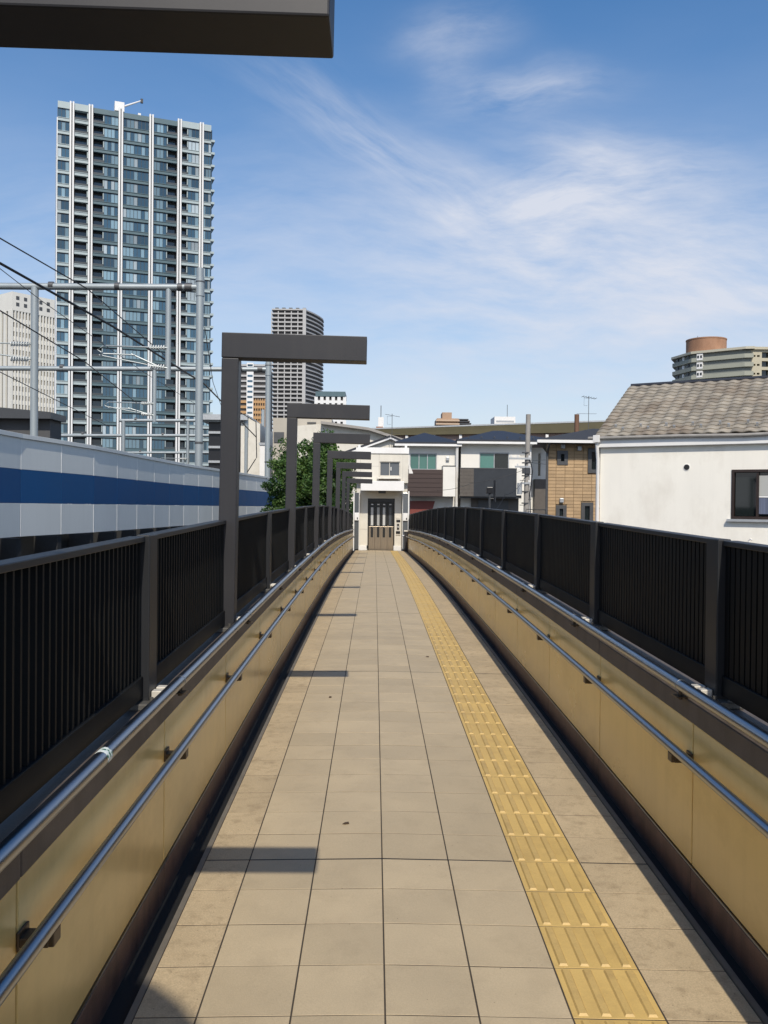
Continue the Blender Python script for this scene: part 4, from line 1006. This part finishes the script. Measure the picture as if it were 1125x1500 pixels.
for k in range(n + 5):
    xx = k * (W / n); b = MB(); b.box(xx - .33, xx + .33, -.15, .6, 10.01, zt - 7.51); b.build('rib', m_ow, ofc)
fl = MB(); z = 12
while z < zt - 9:
    fl.box(.5, W + 11.5, .12, .59, z, z + 1.7); z += 3.7
tag(fl.build('floor_bands', m_ow, ofc), kind='stuff')
for k in range(7):
    yy = k * 3.6 + .8; b = MB(); b.box(-.35, .29, yy, yy + 1.9, 0, zt - 7.51); b.build('side_rib', m_ow, ofc)

# round-sided grey tower
DM = 640.0
x0, x1, z0, z1 = rect(396, 452, 446, 700, DM); xr = at(468, 600, DM).x; zt = z1
m_gs = M('tower_slab_grey', (.42, .415, .405), .6, var=.05, scale=.2)
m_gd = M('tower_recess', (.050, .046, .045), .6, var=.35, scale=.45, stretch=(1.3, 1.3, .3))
t = thing('balcony_tower', 'grey high-rise with round side and stacked balconies', 'tower', (x0, DM, 0))
w1 = x1 - x0; w2 = xr - x0
def plan(ins):
    pts = [(ins, ins + 0.0), (w1, ins)]
    for k in range(1, 9):
        u_ = k / 8; pts.append((w1 + (w2 - w1 - ins) * (u_ + .55 * u_ * (1 - u_)), ins + 34 * u_))
    pts += [(w2 - ins, 45), (ins, 45)]
    return pts
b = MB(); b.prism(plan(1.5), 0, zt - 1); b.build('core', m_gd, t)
fme = MB(); fme.prism(plan(0), 0, .95); slab_me = fme.mesh('balcony_slab')
z = zt - 1.2; k = 0
while z > 30:
    o = link('balcony_slab', slab_me, m_gs, t); o.location = (0, 0, z); z -= 3.05
for k in range(6):
    xx = w1 * (k + .0) / 5; b = MB(); b.box(xx - .35, xx + .35, .2, 1.6, 20, zt - 2); b.build('partition', m_gs, t)
b = MB(); b.box(w1 - 1.2, w1 + 1.2, -.15, 1.7, 20, zt + .3); b.build('corner_column', m_gs, t)
for k in range(5):
    b = MB(); b.box(2 + k * 5, 4.5 + k * 5, 4, 7, zt, zt + 1.4); b.build('roof_unit', m_wfr, t)
# pale tower with orange lower floors
DT = 520.0
t = thing('striped_tower', 'pale and dark striped high-rise with orange lower floors', 'tower', (0, DT, 0))
m_or = M('orange_panel', (.46, .27, .12), .7, var=.06); 
x0, x1, z0, zt = rect(340, 533, 392, 700, DT); zo = at(370, 584, DT).z; xa, xb = at(361, 600, DT).x, at(371, 600, DT).x
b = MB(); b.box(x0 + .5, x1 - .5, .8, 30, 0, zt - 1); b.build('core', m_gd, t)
b = MB(); b.box(xa, xb, -.3, .79, 0, zt + .5); b.build('centre_bay', m_twh, t)
z = zt - 1.4
while z > 20:
    for p0, p1, lo, hi in ((x0, xa - .01, m_or, m_gs), (xb + .01, x1, m_or, m_gs)):
        b = MB(); b.box(p0, p1, 0, .79, z, z + (1.5 if z < zo else 1.1)); b.build('floor_band', lo if z < zo else hi, t)
    b = MB(); b.box(xa + .5, xb - .5, -.36, -.301, z - .2, z + 1.0); b.build('window_band', g_t1, t)
    z -= 3.1
for k in range(7):
    xx = xb + (x1 - xb) * k / 6; b = MB(); b.box(xx - .25, xx + .25, -.05, .785, 0, zo); b.build('mullion', m_or, t)
# white gridded block
DX = 430.0
x0, x1, z0, zt = rect(462, 575, 505, 700, DX)
t = thing('gridded_block', 'white gridded apartment block with dark roof beside grey tower', 'building', (x0, DX, 0))
w = x1 - x0
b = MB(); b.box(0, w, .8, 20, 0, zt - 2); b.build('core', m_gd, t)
b = MB(); b.box(-.3, w + .3, -.3, 20, zt - 1.99, zt + .4); b.build('roof', m_tdk, t)
for k in range(6):
    xx = w * k / 5; b = MB(); b.box(xx - .8, xx + .8, 0, .79, 0, zt - 2); b.build('pier', m_twh, t)
z = zt - 5.2
while z > 15:
    b = MB(); b.box(.1, w - .1, .15, .788, z, z + 1.3); b.build('floor_band', m_twh, t); z -= 3.0

# curved apartment block on the right, with a rusty water tank drum
DR = 300.0
m_apt = M('apartment_green_grey', (.33, .335, .27), .75, var=.05, scale=.25); m_aps = M('apartment_wall', (.21, .22, .20), .8, var=.05)
m_rust = M('rusty_drum', (.31, .165, .095), .8, var=.16, scale=.35, stain=(.50, .30, .19), stain_amt=.5, stain_scale=.25, stretch=(1, 1, .3))
t = thing('apartment_tower', 'grey-green apartment tower with wrap-round balconies and rusty roof drum', 'tower', (0, DR, 0))
pA, pB, pC, pD = at(985, 526, DR + 12), at(1013, 519, DR), at(1091, 511, DR - 11), at(1102, 514, DR - 9)
zt = at(1013, 517, DR).z
def lp(p): return (p.x, p.y - DR)
plan_o = [lp(pA), lp(pB), lp(pC), (lp(pD)[0] - .6, lp(pD)[1] - 2.6), lp(pD), (lp(pD)[0] + 1.5, 6), (lp(pD)[0], 30), (lp(pA)[0] + 11, 34)]
def inset(poly, k):
    cx = sum(p[0] for p in poly) / len(poly); cy = sum(p[1] for p in poly) / len(poly); return [(cx + (x - cx) * k, cy + (y - cy) * k) for x, y in poly]
b = MB(); b.prism(inset(plan_o, .93), 0, zt - .5); b.build('core', m_aps, t)
bal = MB(); bal.prism(plan_o, 0, 1.35); bal_me = bal.mesh('balcony_band')
sof = MB(); sof.prism(inset(plan_o, 1.03), 0, .8); o = link('roof_edge', sof.mesh('roof_edge'), M('roof_edge_cream', (.47, .44, .34), .7), t); o.location = (0, 0, zt - .4)
z = zt - 3.2; fno = 0
while z > 12:
    o = link('balcony_band', bal_me, m_apt, t); o.location = (0, 0, z)
    if fno < 6:
        q0, q1 = lp(pB), lp(pC)
        for f, w_, mm in ((.16, 2.0, m_white), (.40, .7, m_white), (.52, .8, m_dark), (.86, .8, m_dark), (.28, .9, m_dark)):
            x = q0[0] + (q1[0] - q0[0]) * f; y = q0[1] + (q1[1] - q0[1]) * f
            zz = z + 1.36 if w_ < 1.5 else z + .45
            b = MB(); b.box(-w_ / 2, w_ / 2, -.12 if w_ > 1.5 else .9, .9 if w_ > 1.5 else 1.1, 0, 1.45 if w_ < 1.5 else 2.2); o = b.build('window' if w_ < 1.5 else 'bay_window', mm, t); o.location = (x, y, zz); o.rotation_euler = (0, 0, math.atan2(q1[1] - q0[1], q1[0] - q0[0]))
            if w_ > 1.5:
                for s in (-.5, .5):
                    b = MB(); b.box(s - .3, s + .3, -.18, -.121, .7, 1.6); b.build('pane', g_dark, o)
        q0, q1 = lp(pA), lp(pB)
        for f in (.2, .5, .75):
            x = q0[0] + (q1[0] - q0[0]) * f; y = q0[1] + (q1[1] - q0[1]) * f
            b = MB(); b.box(-.5, .5, .5, .9, 0, 1.3); o = b.build('window', m_white if f == .5 else m_dark, t); o.location = (x, y, z + 1.36); o.rotation_euler = (0, 0, math.atan2(q1[1] - q0[1], q1[0] - q0[0]))
    z -= 2.92; fno += 1
x0, x1, z0, z1 = rect(1099, 514, 1180, 600, DR - 10)
m_aptc = M('apartment_cream', (.46, .42, .31), .8, var=.05, scale=.3)
wg = MB(); hs_ = []
for k in range(7):
    zz = zt - 3.1 - k * 2.92; hs_ += [(x0 + 3.6, x0 + 6.0, zz, zz + 1.9), (x0 + .5, x0 + 1.5, zz + .3, zz + .95), (x0 + 2.0, x0 + 2.9, zz + .3, zz + .95)]
wg.wall(x0, x1, 0, zt - .41, -10, -9, hs_); wg.box(x0 + .1, x1, -8.2, 10, 0, zt - .5); wg = wg.build('cross_wing', m_aptc, t)
for h in hs_: b = MB(); b.box(h[0] + .02, h[1] - .02, -8.9, -8.6, h[2] + .02, h[3] - .02); b.build('window', g_dark, wg)
b = MB(); b.box(x0 - 3, x1, -10.8, 10, zt - .40, zt + .45); b.build('roof_slab', m_aptc, t)
p = at(1034.5, 505, DR + 4); rr = (at(1063, 505, DR + 4).x - at(1007, 505, DR + 4).x) / 2
b = MB(); b.tube([(p.x, 4, zt), (p.x, 4, zt + 5.0)], rr, 40); dr = b.build('water_drum', m_rust, t, smooth=True)
b = MB(); b.tube([(p.x, 4, zt + 4.8), (p.x, 4, zt + 5.2)], rr + .12, 40); b.build('drum_rim', m_rust, dr, smooth=True)
b = MB(); b.tube([(p.x - 3, 4, zt + 5), (p.x - 3, 4, zt + 6.6)], .08, 5); b.build('rod', m_wfr, dr)

# ------------------------------------------------------------------ railway: barrier, viaduct, masts, wires
BP = [(-9.45, -6), (-9.42, 6), (-9.35, 15), (-9.2, 22.9), (-8.72, 26.5), (-8.50, 31), (-8.20, 37.8), (-7.65, 43), (-6.84, 50.3), (-6.05, 57), (-5.0, 64), (-3.6, 72)]
def bx(y):
    for i in range(len(BP) - 1):
        if y <= BP[i + 1][1] or i == len(BP) - 2:
            (x0, y0), (x1, y1) = BP[i], BP[i + 1]; xm, ym = BP[max(i - 1, 0)]; xp, yp = BP[min(i + 2, len(BP) - 1)]
            h = y1 - y0; t = (y - y0) / h; s0 = (x1 - xm) / (y1 - ym) * h; s1 = (xp - x0) / (yp - y0) * h
            return (2*t**3 - 3*t*t + 1) * x0 + (t**3 - 2*t*t + t) * s0 + (-2*t**3 + 3*t*t) * x1 + (t**3 - t*t) * s1
def bz(y): return EZ - .0075 * (y - 22.9)
m_ngr = M('barrier_grey', (.69, .70, .655), .55, var=.035, scale=.7, objr=.015, stain=(.56, .57, .55), stain_amt=.2, stain_scale=.5, stretch=(1, 1, .35), streak=(.5, .5, .47), streak_amt=.14)
m_nbl = M('barrier_blue', (.006, .072, .20), .6, var=.06, scale=.6, objr=.02, spec=.25)
m_jo = M('barrier_joint', (.85, .84, .80), .6)
bar = thing('noise_barrier', 'curving grey railway noise barrier with broad blue stripe', 'barrier', (0, 0, 0))
m_via = M('viaduct_dark', (.018, .018, .017), .85, var=.2, scale=1)
via = thing('railway_viaduct', 'dark concrete viaduct edge under the blue-striped barrier', 'viaduct', (0, 0, 0))
PL = 2.13; y = 22.9 - PL * 9 + .1
while y < 70:
    y1 = y + PL
    A2, B2 = Vector((bx(y), y, 0)), Vector((bx(y1), y1, 0)); v = B2 - A2; an = math.atan2(v.y, v.x); ln = v.length; zz = bz((y + y1) / 2); pit_ = math.atan(.0075)
    def pan(name, m, z0, z1, y0, yy1, parent, e=.008):
        b = MB(); b.box(e, ln - e, y0, yy1, z0, z1); o = b.build(name, m, parent, bevel=.006); o.location = (A2.x, A2.y, bz(y)); o.rotation_euler = (0, pit_, an); return o
    # local +x runs along the wall, local -y faces the walkway side
    pan('panel', m_ngr, .75, 1.55, .0, .12, bar); pan('blue_panel', m_nbl, -.13, .745, .0, .12, bar); pan('panel', m_ngr, -1.0, -.135, .0, .12, bar)
    pan('coping', m_ngr, 1.555, 1.67, -.05, .20, bar, .001)
    b = MB(); b.box(-.009, .009, -.005, .1, -.99, -.14); b.box(-.009, .009, -.005, .1, .75, 1.55); o = b.build('joint_post', m_jo, bar); o.location = (A2.x, A2.y, zz); o.rotation_euler = (0, 0, an)
    pan('fascia', m_via, -3.2, -1.05, .75, 1.0, via, 0); b = MB(); b.box(-.12, .12, .05, .749, -2.2, -1.04); o = b.build('rib', m_via, via); o.location = (A2.x, A2.y, zz); o.rotation_euler = (0, 0, an)
    pan('slab', m_via, -1.6, -1.1, 1.01, 16, via, 0)
    y = y1
# flip side: keep the panels' faces on the walkway side (local y points away from the track's right hand)
for k in range(6):
    yy = 4 + k * 13; b = MB(); b.box(bx(yy) - 8, bx(yy) - 2, yy, yy + 1.6, 0, bz(yy) - 1.6); b.build('pier', m_conc, via)

m_mast = M('galvanised', (.34, .375, .38), .45, .35, var=.08, scale=1.5, stretch=(1, 1, .3))
m_insu = M('insulator', (.55, .56, .53), .35)
def portal(label, d, pxl, pxr, pyb, pyt, r, drops, rb=None, leftpole=True, rightpole=True):
    pl, pr = at(pxl, pyb, d), at(pxr, pyb, d); zb = pr.z
    t = thing('catenary_portal', label, 'railway mast', (pr.x, d, 0), group='catenary portals over the railway')
    X = lambda px: at(px, pyb, d).x - pr.x
    zl = pl.z
    if rightpole:
        b = MB(); b.tube([(0, 0, bz(d) - 1.6), (0, 0, at(pxr, pyt, d).z)], r, 16, r1=r * .94); po = b.build('pole', m_mast, t, smooth=True)
        b = MB(); b.tube([(0, 0, zb - .45), (0, 0, zb + .45)], r * 1.12, 16); b.build('collar', m_mast, po, smooth=True)
        b = MB(); b.tube([(0, 0, zb + 1.2 * r), (0, 0, zb + 1.5 * r)], r * 1.2, 16); b.build('band', m_wfr, po, smooth=True)
        b = MB(); b.tube([(0, 0, bz(d) + 3), (0, 0, bz(d) + 3.1)], r * 1.08, 16); b.build('band', m_wfr, po, smooth=True)
    if leftpole:
        b = MB(); b.tube([(X(pxl), 0, bz(d) - 1.6), (X(pxl), 0, zl)], r * .95, 16); b.build('pole', m_mast, t, smooth=True)
    b = MB(); b.tube([(min(X(pxl), X(pxl)) - (8 if pxl < 60 else .4), 0, zl), (0, 0, zb)], rb or r * .85, 14); be = b.build('beam', m_mast, t, smooth=True)
    for k in (.12, .5, .9):
        b = MB(); x = X(pxl) * k; b.tube([(x - .12, 0, zb), (x + .12, 0, zb)], (rb or r * .85) * 1.16, 14); b.build('clamp', m_wfr, be, smooth=True)
    b = MB(); b.tube([(-r - .55, 0, zb), (-r - .2, 0, zb)], (rb or r * .85) * 1.3, 14); b.build('flange', m_wfr, be, smooth=True)
    for px, py1, arm in drops:
        p = at(px, py1, d); x = p.x - pr.x
        b = MB(); b.tube([(x, 0, zb - .1), (x, 0, p.z)], r * .72, 12); dp_ = b.build('drop_post', m_mast, t, smooth=True)
        if arm:
            s = arm; ht = zb - p.z; z0 = p.z + ht * .34; z1 = p.z + ht * .12
            b = MB(); b.tube([(x, -.1, z0), (x + s * .9, -.15, z0 - .02)], .05, 8); b.tube([(x, -.1, z1), (x + s * .9, -.15, z1 + .12)], .05, 8); ar = b.build('arm', m_mast, dp_)
            b = MB(); b.tube([(x + s * .5, -.12, z0), (x + s * 3.2, -.2, z0 + .05), (x + s * 3.5, -.2, z0 - .15), (x + s * 3.2, -.2, z0 - .35), (x + s * 1.6, -.2, z0 - .4)], .04, 8)
            b.tube([(x + s * .5, -.12, z1 + .1), (x + s * 1.8, -.2, z0 - .35)], .04, 8); b.tube([(x + s * 1.0, -.2, z1 + .15), (x + s * 3.4, -.25, z1 + .6)], .028, 8); b.build('cantilever', m_mast, ar, smooth=True)
            for zz_ in (z0, z1 + .06):
                for q in range(6):
                    b = MB(); xx = x + s * (.2 + .13 * q); b.tube([(xx, -.11, zz_), (xx + .05, -.11, zz_)], .13, 10); b.build('insulator_disc', m_insu, ar, smooth=True)
    return t
portal('nearest and tallest railway portal with big pipe beam across the tower', 44.7, 51, 293, 421, 393, .20, [(246, 556, -1.0)])
portal('second railway portal, beam passing behind largest charcoal frame', 63, 57, 393, 541, 529, .20, [(226, 618, -1.0)], leftpole=False)
portal('third railway portal, thin beam low across the tower foot', 96, 181, 361, 616, 608, .21, [(275, 672, 0), (362, 640, 0)])
portal('fourth railway portal, widest low beam left of the big pole', 108, 92, 385, 638, 600, .22, [(275, 690, -1.0)], leftpole=False)
portal('farthest railway portal just above the barrier top', 140, 185, 389, 663, 640, .22, [(268, 680, 0)])
# arms on the first portal's left pole
p = at(51, 505, 44.7); t = thing('registration_arm', 'pale catenary arm with insulators at the left pole', 'catenary arm', (p.x, 44.7, p.z))
for k, zz in enumerate((0, -.75)):
    b = MB(); b.tube([(-.15, -.15, zz), (-4.5, -.2, zz + .1 + .5 * k)], .035, 8); ar = b.build('arm', m_mast, t)
    for q in range(7):
        b = MB(); b.tube([(-.3 - .13 * q, -.15, zz + .005), (-.35 - .13 * q, -.15, zz + .005)], .12, 10); b.build('insulator_disc', m_insu, ar, smooth=True)
GW = 'overhead railway wires'
wire('thickest black overhead wire slanting down across the tower', [at(-60, 352, 33), at(165, 478, 44.7), at(300, 563, 60), at(375, 640, 92)], .055, GW, 'overhead_wire', .0, 'wire')
wire('upper thin overhead wire starting highest at left edge', [at(-60, 312, 33), at(0, 349, 36), at(128, 423, 44.7), at(250, 528, 63)], .030, GW, 'overhead_wire', .0, 'wire')
wire('second thin overhead wire crossing below the thick one', [at(-40, 430, 34), at(0, 455, 36), at(123, 529, 45), at(200, 590, 63)], .028, GW, 'overhead_wire', .0, 'wire')
wire('thin overhead wire just under the upper one, crossing office tower', [at(-20, 378, 36), at(60, 440, 44.7), at(210, 545, 63), at(300, 600, 90)], .018, GW, 'overhead_wire', .0, 'wire')
wire('lowest thin overhead wire above the dark station roof', [at(-30, 530, 36), at(70, 580, 45), at(160, 625, 63)], .020, GW, 'overhead_wire', .0, 'wire')
wire('thin wire descending right of the big pole toward charcoal frame', [at(300, 480, 44.7), at(312, 560, 63), at(326, 600, 80)], .022, GW, 'overhead_wire', .0, 'wire')
wire('black cable dropping beside the cream building', [at(345, 600, 88), at(375, 618, 88), at(376, 670, 88), at(362, 692, 88)], .05, GW, 'overhead_wire', .0, 'wire')

# ------------------------------------------------------------------ tree left of the lift
rnd = random.Random(21)
TD = 45.0
p = at(462, 700, TD)
tree = thing('tree', 'leafy green tree behind the row of charcoal frames', 'tree', (p.x, TD, 0))
b = MB(); b.tube([(0, 0, 0), (.1, .05, 3), (-.05, 0, 6), (.05, .1, 8.5)], .24, 12, r1=.07); b.build('trunk', m_bark, tree, smooth=True)
limbs = MB(); crown = MB()
tips = []
for k in range(26):
    th = k * 2.399; z0 = 3.6 + 4.8 * (k / 26); ln = 2.35 * (1 - .50 * (k / 26) ** 1.5) * rnd.uniform(.8, 1.1)
    e = Vector((math.cos(th) * ln, math.sin(th) * ln, z0 + rnd.uniform(.3, 1.3))); limbs.tube([(0, 0, z0), (e.x * .5, e.y * .5, z0 + .3), e], .07, 6, r1=.015); tips.append(e); tips.append(Vector((e.x * .6, e.y * .6, z0 + .6)))
limbs.build('limb', m_bark, tree)
tips += [Vector((rnd.uniform(-.5, .5), rnd.uniform(-.5, .5), 9.3)), Vector((.3, 0, 9.9)), Vector((-.2, .2, 9.0)), Vector((-1.2, -.3, 9.2)), Vector((.9, .2, 9.3)), Vector((1.3, 0, 8.8)), Vector((-1.6, .2, 8.6)), Vector((0, -.5, 8.6)), Vector((1.7, .3, 8.0)), Vector((-2.0, 0, 7.6)), Vector((.6, -.4, 7.8)), Vector((-.7, -.6, 7.4))]
for e in tips:
    tone = rnd.choice([(0, 1), (0, 2), (1, 1, 0), (2, 0)])
    for _ in range(11):
        c = e + Vector((rnd.gauss(0, .38), rnd.gauss(0, .38), rnd.gauss(0, .32)))
        leaf_mass(crown, c, rnd.uniform(.28, .52), 100, .085, rnd, .7, tone)
crown.build('crown', lf, tree)
